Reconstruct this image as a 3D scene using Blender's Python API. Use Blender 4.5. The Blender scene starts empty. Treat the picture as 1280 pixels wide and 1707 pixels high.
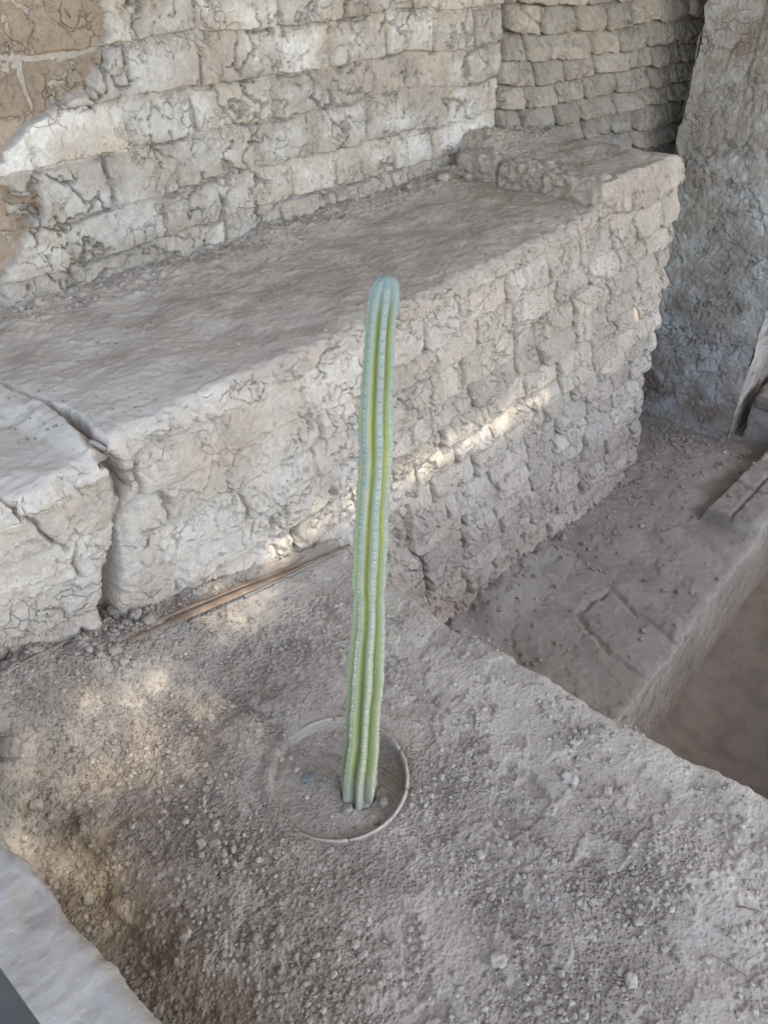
import bpy, math, random
import numpy as np
from mathutils import Vector, Matrix, noise as mnoise

sc = bpy.context.scene
R = math.radians
rng = np.random.default_rng(7)
random.seed(7)

# ------------------------------------------------------------ camera, sky, sun, exposure
EYE = 1.6
HEAD = R(40.7)
PITCH = R(37.1)
cam_d = bpy.data.cameras.new('camera')
cam = bpy.data.objects.new('camera', cam_d)
sc.collection.objects.link(cam)
cam.location = (0, 0, EYE)
cam.rotation_euler = (R(90) - PITCH, 0, HEAD - R(90))
cam_d.sensor_fit = 'VERTICAL'
cam_d.sensor_height = 24.0
cam_d.lens = 24.0 * 1281.0 / 1707.0
cam_d.clip_start = 0.02
cam_d.clip_end = 400
sc.camera = cam

SUN = Vector((0.13, -0.46, 0.878)).normalized()        # direction towards the sun
SUN_EL = math.asin(SUN.z)
world = bpy.data.worlds.new('World')
sc.world = world
world.use_nodes = True
wn = world.node_tree.nodes
bg = wn['Background']
sky = wn.new('ShaderNodeTexSky')
sky.sky_type = 'NISHITA'
sky.sun_disc = False
sky.sun_elevation = SUN_EL
sky.sun_rotation = math.atan2(SUN.x, SUN.y)
sky.dust_density = 2.0
world.node_tree.links.new(sky.outputs[0], bg.inputs[0])
bg.inputs[1].default_value = 0.15
sd = bpy.data.lights.new('sun', 'SUN')
sd.energy = 2.4
sd.angle = R(0.9)
sd.color = (1.0, 0.95, 0.87)
sun = bpy.data.objects.new('sun', sd)
sc.collection.objects.link(sun)
sun.rotation_euler = SUN.to_track_quat('Z', 'Y').to_euler()
sc.view_settings.view_transform = 'Standard'
sc.view_settings.look = 'None'
sc.view_settings.gamma = 1
sc.view_settings.use_curve_mapping = False
sc.view_settings.exposure = 2.6
sc.view_settings.use_white_balance = True
sc.view_settings.white_balance_temperature = 6950
sc.view_settings.white_balance_tint = 10
sc.cycles.use_denoising = True
sc.cycles.max_bounces = 8
sc.cycles.diffuse_bounces = 5
sc.cycles.sample_clamp_indirect = 4

# ------------------------------------------------------------ numpy noise
_T = rng.random((256, 256, 4))


def _h(ix, iy, k=0, seed=0):
    return _T[(ix + seed * 37 + (iy >> 8) * 13) & 255, (iy + seed * 91 + (ix >> 8) * 7) & 255, k]


def vnoise(x, y, seed=0):
    xi = np.floor(x).astype(np.int64); yi = np.floor(y).astype(np.int64)
    fx = x - xi; fy = y - yi
    def g(ax, ay):
        a = _h(xi + ax, yi + ay, 0, seed) * 2 * np.pi
        return np.cos(a) * (fx - ax) + np.sin(a) * (fy - ay)
    u = fx * fx * fx * (fx * (fx * 6 - 15) + 10); v = fy * fy * fy * (fy * (fy * 6 - 15) + 10)
    a = g(0, 0) * (1 - u) + g(1, 0) * u
    b = g(0, 1) * (1 - u) + g(1, 1) * u
    return (a * (1 - v) + b * v) * 1.5


def fbm(x, y, o=4, seed=0, gain=0.5):
    r = 0; a = 1.0; t = 0
    for i in range(o):
        r = r + a * vnoise(x, y, seed + i * 3); t += a
        a *= gain; x = x * 2.03 + 11.3; y = y * 2.03 + 5.7
    return r / t * 1.3


def worley(x, y, seed=0, jit=0.9):
    xi = np.floor(x).astype(np.int64); yi = np.floor(y).astype(np.int64)
    f1 = np.full(x.shape, 9.0); f2 = np.full(x.shape, 9.0); cid = np.zeros(x.shape)
    for dx in (-1, 0, 1):
        for dy in (-1, 0, 1):
            cx = xi + dx; cy = yi + dy
            px = cx + .5 + jit * (_h(cx, cy, 1, seed) - .5)
            py = cy + .5 + jit * (_h(cx, cy, 2, seed) - .5)
            d = np.hypot(px - x, py - y)
            nid = _h(cx, cy, 3, seed)
            m = d < f1
            f2 = np.where(m, f1, np.minimum(f2, d))
            cid = np.where(m, nid, cid)
            f1 = np.where(m, d, f1)
    return f1, f2, cid


def sst(a, b, x):
    t = np.clip((x - a) / (b - a), 0, 1)
    return t * t * (3 - 2 * t)


def polydist(x, y, pts):
    d = np.full(x.shape, 9.0)
    for (ax, ay), (bx, by) in zip(pts[:-1], pts[1:]):
        vx, vy = bx - ax, by - ay
        t = np.clip(((x - ax) * vx + (y - ay) * vy) / (vx * vx + vy * vy), 0, 1)
        d = np.minimum(d, np.hypot(x - ax - t * vx, y - ay - t * vy))
    return d


def cracks(s, t, cell, width, depth, seed, amount=0.0, warp=0.35):
    """network of thin broken shrinkage cracks: negative heights"""
    wx = s + cell * warp * 1.9 * fbm(s / cell * .9, t / cell * .9, 4, seed) + cell * .11 * fbm(s / cell * 4.5, t / cell * 4.5, 3, seed + 8)
    wy = t + cell * warp * 1.9 * fbm(s / cell * .9 + 9, t / cell * .9 + 4, 4, seed + 1) + cell * .11 * fbm(s / cell * 4.5 + 5, t / cell * 4.5, 3, seed + 9)
    f1, f2, cid = worley(wx / cell, wy / cell, seed)
    e = (f2 - f1) * cell
    m = fbm(s / cell * .55, t / cell * .55, 3, seed + 5) * 1.6 + amount
    w = width * 1.35 * np.clip(m, 0, 1.3)
    c = np.clip(1 - e / np.maximum(w, 1e-6), 0, 1) * (w > width * .12)
    lip = np.exp(-e / .012) * .003 * (m > 0)
    return -depth * np.sqrt(c) * np.clip(w / width, 0, 1), cid, lip


def bricks(s, t, ch, L, seed, warp=0.012, vert=1.0):
    """courses of adobe: returns id, distances to the joints (m), local coords"""
    ws = s + warp * fbm(s * 14, t * 14, 3, seed) * 1.0 + .02 * fbm(s * 2.2, t * 2.2, 2, seed + 3)
    wt = t + warp * .8 * fbm(s * 11 + 3, t * 11, 3, seed + 1) + .028 * fbm(s * 1.3, t * 1.3 + 7, 2, seed + 2)
    n = int(6 / ch) + 2
    r2 = np.random.default_rng(seed)
    edges = np.cumsum(ch * (1 + .22 * (r2.random(n) - .5))) - 3.0
    row = np.searchsorted(edges, wt.ravel()).reshape(wt.shape)
    row = np.clip(row, 1, n - 1)
    lo = edges[row - 1]; hi = edges[row]
    v = (wt - lo) / (hi - lo)
    off = r2.random(n + 1)[row] * L
    # variable lengths
    k0 = (ws + off) / L
    col = np.floor(k0).astype(np.int64)
    j = lambda c: .30 * (_h(c, row, 0, seed + 4) - .5)
    b0 = col + j(col)
    col = np.where(k0 < b0, col - 1, col)
    b1 = col + 1 + j(col + 1)
    col = np.where(k0 > b1, col + 1, col)
    b0 = (col + j(col)) * L; b1 = (col + 1 + j(col + 1)) * L
    x = ws + off
    dl = x - b0; dr = b1 - x
    db = wt - lo; dt = hi - wt
    return row, col, dl, dr, db, dt, v, (x - b0) / (b1 - b0)


# ------------------------------------------------------------ object helpers
def link(o, parent=None):
    sc.collection.objects.link(o)
    if parent is not None:
        o.parent = parent
    return o


def tag(o, label=None, cat=None, group=None, kind=None):
    if label: o['label'] = label
    if cat: o['category'] = cat
    if group: o['group'] = group
    if kind: o['kind'] = kind
    return o


def thing(name, label, cat, loc=(0, 0, 0), group=None):
    o = bpy.data.objects.new(name, None)
    o.location = loc
    o.empty_display_size = .05
    link(o)
    return tag(o, label, cat, group)


def np_mesh(name, V, F, mat, attr=None, smooth=True):
    """V (n,3), F (m,4) or (m,3) int"""
    me = bpy.data.meshes.new(name)
    k = F.shape[1]
    me.vertices.add(len(V)); me.vertices.foreach_set('co', np.ascontiguousarray(V, dtype=np.float32).ravel())
    me.loops.add(F.size); me.loops.foreach_set('vertex_index', np.ascontiguousarray(F, dtype=np.int32).ravel())
    me.polygons.add(len(F)); me.polygons.foreach_set('loop_start', np.arange(0, F.size, k, dtype=np.int32))
    me.polygons.foreach_set('loop_total', np.full(len(F), k, dtype=np.int32))
    me.polygons.foreach_set('use_smooth', np.full(len(F), smooth))
    if attr is not None:
        a = me.color_attributes.new('Col', 'FLOAT_COLOR', 'POINT')
        a.data.foreach_set('color', np.ascontiguousarray(attr, dtype=np.float32).ravel())
    me.update(calc_edges=True)
    me.materials.append(mat)
    return me


def sheet_objects(P, A, fid, names, mat, parent, tops=None):
    """P (ns,nt,3), A (ns,nt,4), fid (ns-1,nt-1): -1 drop, 0..k ids.  names: id -> part name"""
    ns, nt = P.shape[:2]
    idx = np.arange(ns * nt).reshape(ns, nt)
    Fq = np.stack([idx[:-1, :-1], idx[1:, :-1], idx[1:, 1:], idx[:-1, 1:]], -1).reshape(-1, 4)
    f = fid.ravel()
    keep = f >= 0
    Fq = Fq[keep]; f = f[keep]
    order = np.argsort(f, kind='stable')
    Fq = Fq[order]; f = f[order]
    V = P.reshape(-1, 3); AA = A.reshape(-1, 4)
    bounds = np.flatnonzero(np.diff(f)) + 1
    out = []
    for grp, gi in zip(np.split(Fq, bounds), np.split(f, bounds)):
        i = int(gi[0])
        u, inv = np.unique(grp.ravel(), return_inverse=True)
        vv = V[u]
        nm = names(i)
        c = vv.mean(0) if parent is not None and nm not in ('mud_plaster', 'mud_mortar') else np.zeros(3)
        if parent is not None and not c.any():
            c = np.array(parent.location)
        me = np_mesh(nm, vv - c, inv.reshape(-1, 4), mat, AA[u])
        o = bpy.data.objects.new(nm, me)
        pl = np.array(parent.location) if parent is not None else np.zeros(3)
        o.location = Vector(c - pl)
        link(o, parent)
        out.append((i, o))
    return out


def grid_normals(P):
    ds = np.gradient(P, axis=0); dt = np.gradient(P, axis=1)
    n = np.cross(ds, dt)
    return n / np.maximum(np.linalg.norm(n, axis=2, keepdims=True), 1e-9)


def steps(a, b, f):
    """sample positions from a to b with spacing f(x)"""
    out = [a]
    while out[-1] < b:
        out.append(out[-1] + f(out[-1]))
    out = np.array(out)
    return a + (out - a) * (b - a) / (out[-1] - a)


# ------------------------------------------------------------ materials
def nodes(name, rough=0.95, spec=0.15):
    m = bpy.data.materials.new(name)
    m.use_nodes = True
    nt = m.node_tree
    b = nt.nodes['Principled BSDF']
    b.inputs['Roughness'].default_value = rough
    b.inputs['Specular IOR Level'].default_value = spec
    return m, nt, b


class NB:
    def __init__(s, nt):
        s.nt = nt

    def n(s, t, **kw):
        o = s.nt.nodes.new(t)
        for k, v in kw.items():
            setattr(o, k, v)
        return o

    def l(s, a, b):
        s.nt.links.new(a, b)

    def noise(s, vec, scale, detail=4, rough=.55, dist=0):
        o = s.n('ShaderNodeTexNoise')
        o.inputs['Scale'].default_value = scale; o.inputs['Detail'].default_value = detail
        o.inputs['Roughness'].default_value = rough; o.inputs['Distortion'].default_value = dist
        s.l(vec, o.inputs['Vector'])
        return o.outputs['Fac']

    def ramp(s, fac, lo, hi, a=0., b=1.):
        o = s.n('ShaderNodeMapRange')
        o.interpolation_type = 'SMOOTHSTEP'
        o.inputs['From Min'].default_value = lo; o.inputs['From Max'].default_value = hi
        o.inputs['To Min'].default_value = a; o.inputs['To Max'].default_value = b
        s.l(fac, o.inputs['Value'])
        return o.outputs['Result']

    def math(s, op, a, b=None, c=None):
        o = s.n('ShaderNodeMath', operation=op)
        for i, v in enumerate((a, b, c)):
            if v is None: continue
            if isinstance(v, (int, float)): o.inputs[i].default_value = v
            else: s.l(v, o.inputs[i])
        return o.outputs[0]

    def mix(s, fac, a, b, mode='MIX'):
        o = s.n('ShaderNodeMix', data_type='RGBA', blend_type=mode)
        for sock, v in ((o.inputs[0], fac), (o.inputs[6], a), (o.inputs[7], b)):
            if isinstance(v, tuple): sock.default_value = (*v, 1)
            elif isinstance(v, (int, float)): sock.default_value = v
            else: s.l(v, sock)
        return o.outputs[2]

    def bump(s, h, dist, strength=1., prev=None):
        o = s.n('ShaderNodeBump')
        o.inputs['Distance'].default_value = dist; o.inputs['Strength'].default_value = strength
        s.l(h, o.inputs['Height'])
        if prev is not None: s.l(prev, o.inputs['Normal'])
        return o.outputs[0]


def mud_material(name, base, pale, brown, dust, dust_amt=.8, grit=0., streak=0., crackb=1., dpale=None, rel=1.):
    """dried mud: pale washed patches (Col.r), per brick tone (Col.g), brown patches (Col.b); grey dust where it faces up"""
    m, nt, b = nodes(name)
    g = NB(nt)
    geo = g.n('ShaderNodeNewGeometry')
    pos = geo.outputs['Position']
    at = g.n('ShaderNodeVertexColor', layer_name='Col')
    sep = g.n('ShaderNodeSeparateColor'); g.l(at.outputs[0], sep.inputs[0])
    n1 = g.noise(pos, 9, 5, .6)
    n2 = g.noise(pos, 55, 5, .65)
    n3 = g.noise(pos, 3.1, 3, .5)
    # colour
    col = g.mix(g.ramp(n1, .35, .68), base, tuple(c * .80 for c in base))
    pf = g.math('ADD', sep.outputs[0], g.math('MULTIPLY', g.math('SUBTRACT', n1, .5), .9))
    col = g.mix(g.ramp(pf, .22, .90), col, pale)
    bf = g.math('ADD', sep.outputs[2], g.math('MULTIPLY', g.math('SUBTRACT', n1, .5), .7))
    col = g.mix(g.ramp(bf, .40, .66), col, brown)
    # tone per piece and mottling
    tone = g.ramp(sep.outputs[1], 0, 1, .82, 1.15)
    mot = g.ramp(n2, .3, .72, .88, 1.10)
    big = g.ramp(n3, .3, .7, .92, 1.06)
    k = g.math('MULTIPLY', g.math('MULTIPLY', tone, mot), big)
    sc_ = g.n('ShaderNodeVectorMath', operation='SCALE')
    g.l(col, sc_.inputs[0]); g.l(k, sc_.inputs['Scale'])
    col = sc_.outputs[0]
    # dust
    nz = g.n('ShaderNodeSeparateXYZ'); g.l(geo.outputs['Normal'], nz.inputs[0])
    df = g.math('ADD', nz.outputs[2], g.math('MULTIPLY', g.math('SUBTRACT', n2, .5), .5))
    dustc = g.mix(g.ramp(n1, .38, .66), dust, tuple(c * .80 for c in dust))
    if dpale:
        dustc = g.mix(g.ramp(sep.outputs[0], .3, .8), dustc, dpale)
    col = g.mix(g.ramp(df, .38, .85, 0, dust_amt), col, dustc)
    # specks: straw and white salts / grit
    vo = g.n('ShaderNodeTexVoronoi'); vo.inputs['Scale'].default_value = 190
    g.l(pos, vo.inputs['Vector'])
    vs = g.n('ShaderNodeSeparateColor'); g.l(vo.outputs['Color'], vs.inputs[0])
    sp = g.math('MULTIPLY', g.ramp(vo.outputs['Distance'], .28, .16), g.ramp(vs.outputs[0], .90, .94))
    col = g.mix(g.math('MULTIPLY', sp, .55), col, tuple(min(c * 1.75, .8) for c in dust))
    sp2 = g.math('MULTIPLY', g.ramp(vo.outputs['Distance'], .36, .2), g.ramp(vs.outputs[1], .88, .93))
    col = g.mix(g.math('MULTIPLY', sp2, .35), col, tuple(c * .45 for c in base))
    g.l(col, b.inputs['Base Color'])
    # relief
    h = g.noise(pos, 150, 4, .7)
    bm = g.bump(h, .004 * min(1, rel * 1.3), .8)
    bm = g.bump(g.noise(pos, 42, 5, .62, .4), .012 * rel, .65, bm)
    if not grit:
        for nd in list(nt.nodes):
            if nd.bl_idname == 'ShaderNodeBump': g.l(g.ramp(nz.outputs[2], .35, .9, .70, .26), nd.inputs['Strength'])
    if grit:
        for nd in list(nt.nodes):
            if nd.bl_idname == 'ShaderNodeBump': g.l(g.ramp(sep.outputs[2], .15, .60, .20, .70), nd.inputs['Strength'])
    if streak:
        mp = g.n('ShaderNodeMapping'); mp.inputs['Scale'].default_value = (26, 26, 150) if streak > 0 else (60, 60, 18)
        g.l(pos, mp.inputs['Vector'])
        bm = g.bump(g.noise(mp.outputs[0], 1.0, 4, .6, .8), .010, .6 * abs(streak), bm)
    if crackb:
        wp = g.n('ShaderNodeTexNoise'); wp.inputs['Scale'].default_value = 9; wp.inputs['Detail'].default_value = 6
        g.l(pos, wp.inputs['Vector'])
        ad = g.n('ShaderNodeVectorMath', operation='MULTIPLY_ADD')
        g.l(wp.outputs['Color'], ad.inputs[0]); ad.inputs[1].default_value = (.15, .15, .15); g.l(pos, ad.inputs[2])
        vc = g.n('ShaderNodeTexVoronoi', feature='DISTANCE_TO_EDGE'); vc.inputs['Scale'].default_value = 17
        g.l(ad.outputs[0], vc.inputs['Vector'])
        cr = g.ramp(vc.outputs['Distance'], 0, .05)
        cm = g.ramp(g.noise(pos, 7, 4, .55), .47, .62)
        av = g.math('ABSOLUTE', nz.outputs[2])
        cm = g.math('MULTIPLY', cm, g.ramp(av, .75, .45))
        hh = g.math('SUBTRACT', 1., g.math('MULTIPLY', g.math('SUBTRACT', 1., cr), cm))
        bm = g.bump(hh, .006 * crackb, .9, bm)
    if grit:
        v2 = g.n('ShaderNodeTexVoronoi'); v2.inputs['Scale'].default_value = 120
        g.l(pos, v2.inputs['Vector'])
        gm = g.ramp(sep.outputs[2], .2, .7, .25, 1)
        bm = g.bump(g.math('MULTIPLY', g.ramp(v2.outputs['Distance'], .6, .1), gm), .007 * grit, 1, bm)
    g.l(bm, b.inputs['Normal'])
    return m


DUST = (.33, .305, .28)
M_front = mud_material('mud_front', (.45, .378, .305), (.53, .475, .41), (.38, .305, .235), (.41, .365, .31), .85, dpale=(.48, .44, .385))
M_back = mud_material('mud_back', (.44, .385, .32), (.56, .53, .485), (.30, .235, .175), DUST, .8, streak=-.5)
M_rough = mud_material('mud_rough', (.40, .345, .28), (.44, .41, .37), (.33, .26, .20), DUST, .8, streak=-.6)
M_far = mud_material('mud_far', (.41, .36, .305), (.53, .51, .475), (.31, .25, .20), (.31, .28, .245), .8)
M_ground = mud_material('mud_ground', (.35, .303, .25), (.43, .385, .325), (.26, .218, .175), (.365, .32, .268), .35, grit=.6, crackb=0, rel=.9)
M_pit = mud_material('mud_pit', (.34, .303, .262), (.47, .43, .37), (.24, .208, .178), (.275, .25, .218), .85, crackb=.6)
M_slab = mud_material('mud_slab', (.33, .29, .24), (.385, .348, .30), (.255, .21, .165), (.355, .318, .272), .7, crackb=.0)


def plain(name, col, rough=.7, spec=.3, bump=0, bs=60, var=.2, metal=0):
    m, nt, b = nodes(name, rough, spec)
    g = NB(nt)
    tc = g.n('ShaderNodeTexCoord')
    n = g.noise(tc.outputs['Object'], bs, 4, .6)
    c = g.mix(g.ramp(n, .3, .7), tuple(x * (1 - var) for x in col), tuple(x * (1 + var) for x in col))
    g.l(c, b.inputs['Base Color'])
    b.inputs['Metallic'].default_value = metal
    if bump:
        g.l(g.bump(n, bump, .8), b.inputs['Normal'])
    return m


def attr4(shape, r=0, g=.5, b=0):
    A = np.zeros(shape + (4,))
    A[..., 0] = r; A[..., 1] = g; A[..., 2] = b; A[..., 3] = 1
    return A


def brick_ids(row, col, mask):
    """face ids from vertex rows/cols (lower corner vertex); 0 mortar / 1 plaster, >=2 bricks"""
    key = row[:-1, :-1].astype(np.int64) * 1000 + col[:-1, :-1] + 300
    m = mask[:-1, :-1]
    u, inv = np.unique(key[m], return_inverse=True)
    fid = np.zeros(key.shape, dtype=np.int64)
    fid[m] = inv + 2
    # too small patches go back to the mortar
    cnt = np.bincount(fid.ravel())
    small = cnt < 60
    small[:2] = False
    fid[small[fid]] = 0
    return fid


def scale_brick(dl, dr, db, dt, v, rnd, depth, joint=.010, eros=1.):
    """height of an eroded adobe: slopes outward to a rounded lower lip, sharp shadow joint under it"""
    side = .12 + .88 * sst(0, .016, np.minimum(dl, dr) - joint * .4) ** .8
    low = sst(0, .010, db - joint * .5)
    top = sst(0, .055, dt - joint * .2)
    body = low * (.45 + .55 * top) * side
    belly = 1 - .45 * eros * sst(.25, 1.0, v)
    return depth * (body * belly * (.8 + .5 * rnd))


# ------------------------------------------------------------ THE BENCH (front wall face + top)
ZT = .68
YT = 1.44
XE = 3.9


BTOP = []


def make_bench():
    th = thing('adobe_bench', 'long cracked adobe bench with brick front face behind the cactus', 'bench', (2.0, 1.44, -1.05))
    X = steps(.10, XE, lambda x: .0029 + .00075 * x)
    # profile parameter: t<0 face (t = z-ZT), t>0 along the top
    tf = steps(-1.80, 0, lambda t: .0042 if t > -1.3 else .005)
    tt = steps(0.0, .92, lambda t: .0050)[1:]
    T = np.concatenate([tf, tt])
    s, t = np.meshgrid(X, T, indexing='ij')
    rad = .045
    ybase = np.interp(s, [.1, .33, .6, .83, 1.22, 1.41, 4.2], [1.62, 1.58, 1.50, 1.47, 1.44, 1.425, 1.42])
    zf = ZT + t
    # rounded corner
    a = np.clip((t + rad) / (2 * rad), 0, 1) * np.pi / 2
    face_y = np.where(zf > 0, ybase + (YT - ybase) * np.clip(zf / ZT, 0, 1), ybase)
    y = np.where(t < -rad, face_y, np.where(t > rad, YT + t, YT + rad * (1 - np.cos(a))))
    z = np.where(t < -rad, zf, np.where(t > rad, ZT, ZT - rad + rad * np.sin(a)))
    P = np.stack([s, y, z], -1)
    # left end of the bench has settled; the top undulates and dips
    topw = sst(-.12, .05, t)
    z0 = -.035 * sst(.74, .66, s + .12 * t) + .012 * fbm(s * 2.3, t * 3, 3, 41) * sst(-.3, .2, t)
    z0 = z0 + .03 * sst(.60, .84, t) * (1 + .6 * fbm(s * 5, t * 3, 3, 42))           # dirt against the back wall
    z0 = z0 + .02 * sst(2.6, 3.15, s) * topw
    # raised ledge across the far end
    lx = 3.13 + .02 * fbm(t * 6, s * 0 + 3, 3, 44) + .05 * t
    led = sst(0, .05, s - lx) * topw
    z0 = z0 + led * (.085 + .035 * sst(.45, .8, t) * sst(3.8, 3.3, s)) - .02 * sst(3.75, 3.9, s) * topw
    P[..., 2] += z0
    N = grid_normals(P)
    if N[5, 5, 1] > 0: N = -N
    # bricks on the face
    row, col, dl, dr, db, dt, v, u = bricks(s, t + 3, .115, .265, 11, .018)
    rnd = _h(row, col, 1, 3); rnd2 = _h(row, col, 2, 5)
    face = sst(-.02, -.09, t)
    nz = fbm(s * 2.2, t * 2.2, 4, 21)
    # plaster survives at the left and along the upper edge, bricks show to the right and lower down
    pl = sst(-.30, .35, 1.05 - .54 * s + .9 * (t + .42) + .55 * nz)
    pl = np.clip(pl, 0, 1)
    vis = face * (1 - .72 * pl)
    hb = scale_brick(dl, dr, db, dt, v, rnd, .042, joint=.008, eros=1.1) - .026
    relief = fbm(s * 5, t * 6, 4, 22)
    hb = hb + (u - .5) * (rnd2 - .5) * .026 + .008 * (rnd - .5)
    vis = vis * .88
    h = vis * hb + .006 * pl * face + .009 * relief * (1 - .2 * face)
    jd1 = np.minimum(np.minimum(dl, dr), np.minimum(db, dt))
    jm = sst(-.15, .25, fbm(s * 4, t * 4, 3, 27) + .25 * (1 - pl) - .05)
    h -= .024 * jm * face * sst(.0070, .002, jd1 + .003 * fbm(s * 40, t * 40, 2, 28))
    h += .0032 * fbm(s * 26, t * 30, 4, 23, .55) * (1 + .5 * (1 - pl)) * face
    h -= .007 * sst(.34, .46, fbm(s * 15, t * 22, 4, 26, .55)) * face
    # chipped places
    chip = sst(.30, .5, fbm(s * 7, t * 9, 4, 24, .6))
    h -= .012 * chip * face * (.4 + .6 * (1 - pl))
    # shrinkage cracks of three sizes
    c1, cid1, lip1 = cracks(s, t * 1.15, .13, .0078, .036, 31, .36)
    c2, cid2, lip2 = cracks(s, t * 1.1, .060, .0050, .022, 32, .15)
    fm = sst(.03, -.04, t)
    h += (c1 + c2 * .9 + lip1 * .6) * fm * (.30 + .70 * sst(.7, 1.6, s + .3 * nz)) * (.75 + .25 * sst(0, .4, pl + nz * .5))
    h += (.007 * (cid2 - .5) * sst(-.1, .3, nz + .15) + .006 * (cid1 - .5)) * fm
    # top surface: trodden mud, low lumps, small flakes
    tp = 1 - face
    h += tp * (.0030 * fbm(s * 6, t * 7, 4, 51) + .0022 * fbm(s * 40, t * 48, 3, 52))
    fl = sst(.05, .12, fbm(s * 8, t * 8, 4, 53))
    h += tp * .0030 * fl * sst(-.1, .3, fbm(s * 2, t * 3, 2, 54) + .1)
    c3, _, _ = cracks(s, t * 1.0, .34, .005, .008, 55, -.25)
    h += c3 * tp
    loose = sst(.60, .80, t) + sst(2.6, 3.0, s) * sst(.1, .5, t) * .5
    h += tp * loose * .012 * np.maximum(fbm(s * 38, t * 38, 3, 56), 0)
    # the big open joint that splits the left block off, and a second crack
    wob = .012 * fbm(s * 18, t * 18, 3, 61)
    g1 = [(.70, .50), (.735, .35), (.735, .19), (.712, .06), (.700, -.02), (.735, -.08), (.735, -.14)]
    g2 = [(.735, -.14), (.70, -.20), (.665, -.28), (.648, -.36), (.625, -.44), (.645, -.56), (.62, -.8)]
    d1 = polydist(s + wob, t + wob, g1); d2 = polydist(s + wob * 1.3, t - wob, g2)
    w1 = .005 + .014 * sst(.36, .05, t) * (t > -.16) + .004
    gp = -.075 * sst(1, .45, d1 / w1) * (.12 + .88 * sst(.34, .12, t))
    w2 = .006 + .022 * sst(-.22, -.34, t) + .008 * sst(-.45, -.6, t)
    gp = np.minimum(gp, -.085 * sst(1, .35, d2 / w2))
    d3 = polydist(s + wob * .8, t + wob, [(.455, .10), (.475, .02), (.50, -.06), (.525, -.11), (.56, -.2)])
    gp = np.minimum(gp, -.03 * sst(1, .3, d3 / .0065))
    d4 = polydist(s + wob, t + wob * .7, [(.30, .33), (.42, .30), (.55, .34), (.70, .31)])
    gp = np.minimum(gp, -.012 * sst(1, .2, d4 / .03))
    h += gp - .02 * sst(.05, 0, np.minimum(d1, d2)) * face
    # eroded rounding of blocks beside the joint
    # eroded hollows near the foot, right of the cactus
    d5 = np.hypot((s - 1.72) / 1.0, (t + .98) / .7)
    h -= .05 * sst(.30, .05, d5) * (1 + .8 * fbm(s * 9, t * 9, 3, 62))
    d6 = np.hypot((s - 1.60) / .8, (t + .52) / 1.0)
    h -= .030 * sst(.14, .03, d6) * (1 + .9 * fbm(s * 14, t * 14, 3, 63))
    # upper edge crumbles
    ed = np.exp(-((t + .01) / .05) ** 2)
    h += ed * (.014 * fbm(s * 8, t * 5, 4, 64) - .010 * sst(.1, .35, fbm(s * 16, t * 10, 3, 65)))
    lowcut = sst(-.48, -.66, t) * sst(1.5, 1.0, s)
    h -= .01 * lowcut
    P = P + N * h[..., None]
    P[..., 2] -= .55 * np.maximum(vis * hb + .012, 0)
    # right end: courses stick out unevenly, foot spreads
    e = sst(3.55, 3.9, s)
    hgt = ZT + t
    spread = np.interp(hgt, [-1.2, -.5, .2, .7], [.20, .02, -.01, -.02])
    P[..., 0] += e * (spread + face * (.030 * np.sin(np.pi * v) + .035 * (rnd2 - .5)) + .012 * fbm(t * 9, s * 3, 3, 66))
    # end rounding
    er = sst(3.82, 3.9, s) ** 2
    P[..., 1] += .05 * er * face
    P[..., 2] -= .03 * er * tp
    jt = T > .03
    BTOP.extend([X, T[jt], P[:, jt, 2]])
    # attributes
    A = attr4(s.shape)
    A[..., 0] = np.where(face > .5, .30 + .25 * pl + .35 * fbm(s * 3, t * 3, 3, 71) + .25 * (rnd - .5),
                         .30 + .7 * sst(1.7, .3, s) * sst(.75, .05, t) + .4 * fbm(s * 2.5, t * 4, 3, 74))
    A[..., 1] = .5 + (rnd2 - .5) * .8 * vis + .12 * fbm(s * 6, t * 6, 3, 72)
    A[..., 2] = .18 + .35 * fbm(s * 2.6 + 7, t * 3.1, 4, 73) + .30 * sst(-.5, -.95, t) * sst(1.5, 2.0, s) * sst(2.6, 1.9, s) + .2 * chip * face
    A[..., 2] += .22 * face * sst(-.12, 0, t)
    A[..., :3] = np.clip(A[..., :3], 0, 1)
    jd = np.minimum(np.minimum(dl, dr), np.minimum(db, dt))
    mask = (face > .5) & (jd > .004) & (pl < .86)
    fid = brick_ids(row, col, mask)
    f0 = fid == 0
    fid[f0 & (pl[:-1, :-1] >= .86) & (face[:-1, :-1] > .5)] = 1
    topm = t[:-1, :-1] > -.03
    fid[topm] = 100000
    # the left block is a part of its own
    leftb = (s[:-1, :-1] < np.interp(t[:-1, :-1], [-.8, -.56, -.44, -.36, -.28, -.2, -.14, -.08, -.02, .06, .19, .35, .5, .9],
                                     [.62, .645, .625, .648, .665, .70, .735, .735, .70, .712, .735, .735, .70, .55]))
    leftb &= t[:-1, :-1] < .62
    fid[leftb] = 100001
    fid[(s[:-1, :-1] < 1.18) & (t[:-1, :-1] < -.80)] = -1
    fid[(s[:-1, :-1] < 1.6) & (t[:-1, :-1] < -1.35)] = -1
    nm = {0: 'mud_mortar', 1: 'mud_plaster', 100000: 'bench_top', 100001: 'end_block'}
    for i, o in sheet_objects(P, A, fid, lambda i: nm.get(i, 'brick'), M_front, th):
        if i == 100000: o['label'] = 'smooth grey dusty top of the bench'
        if i == 100001: o['label'] = 'settled end block split off by an open crack'
    # hidden far end cap
    colv = P[-1]
    V = np.vstack([colv, [[colv[:, 0].mean(), 2.36, -1.12]]])
    me = bpy.data.meshes.new('end_face')
    me.from_pydata([tuple(p - np.array(th.location)) for p in V], [], [list(range(len(V)))])
    me.materials.append(M_front)
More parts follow.
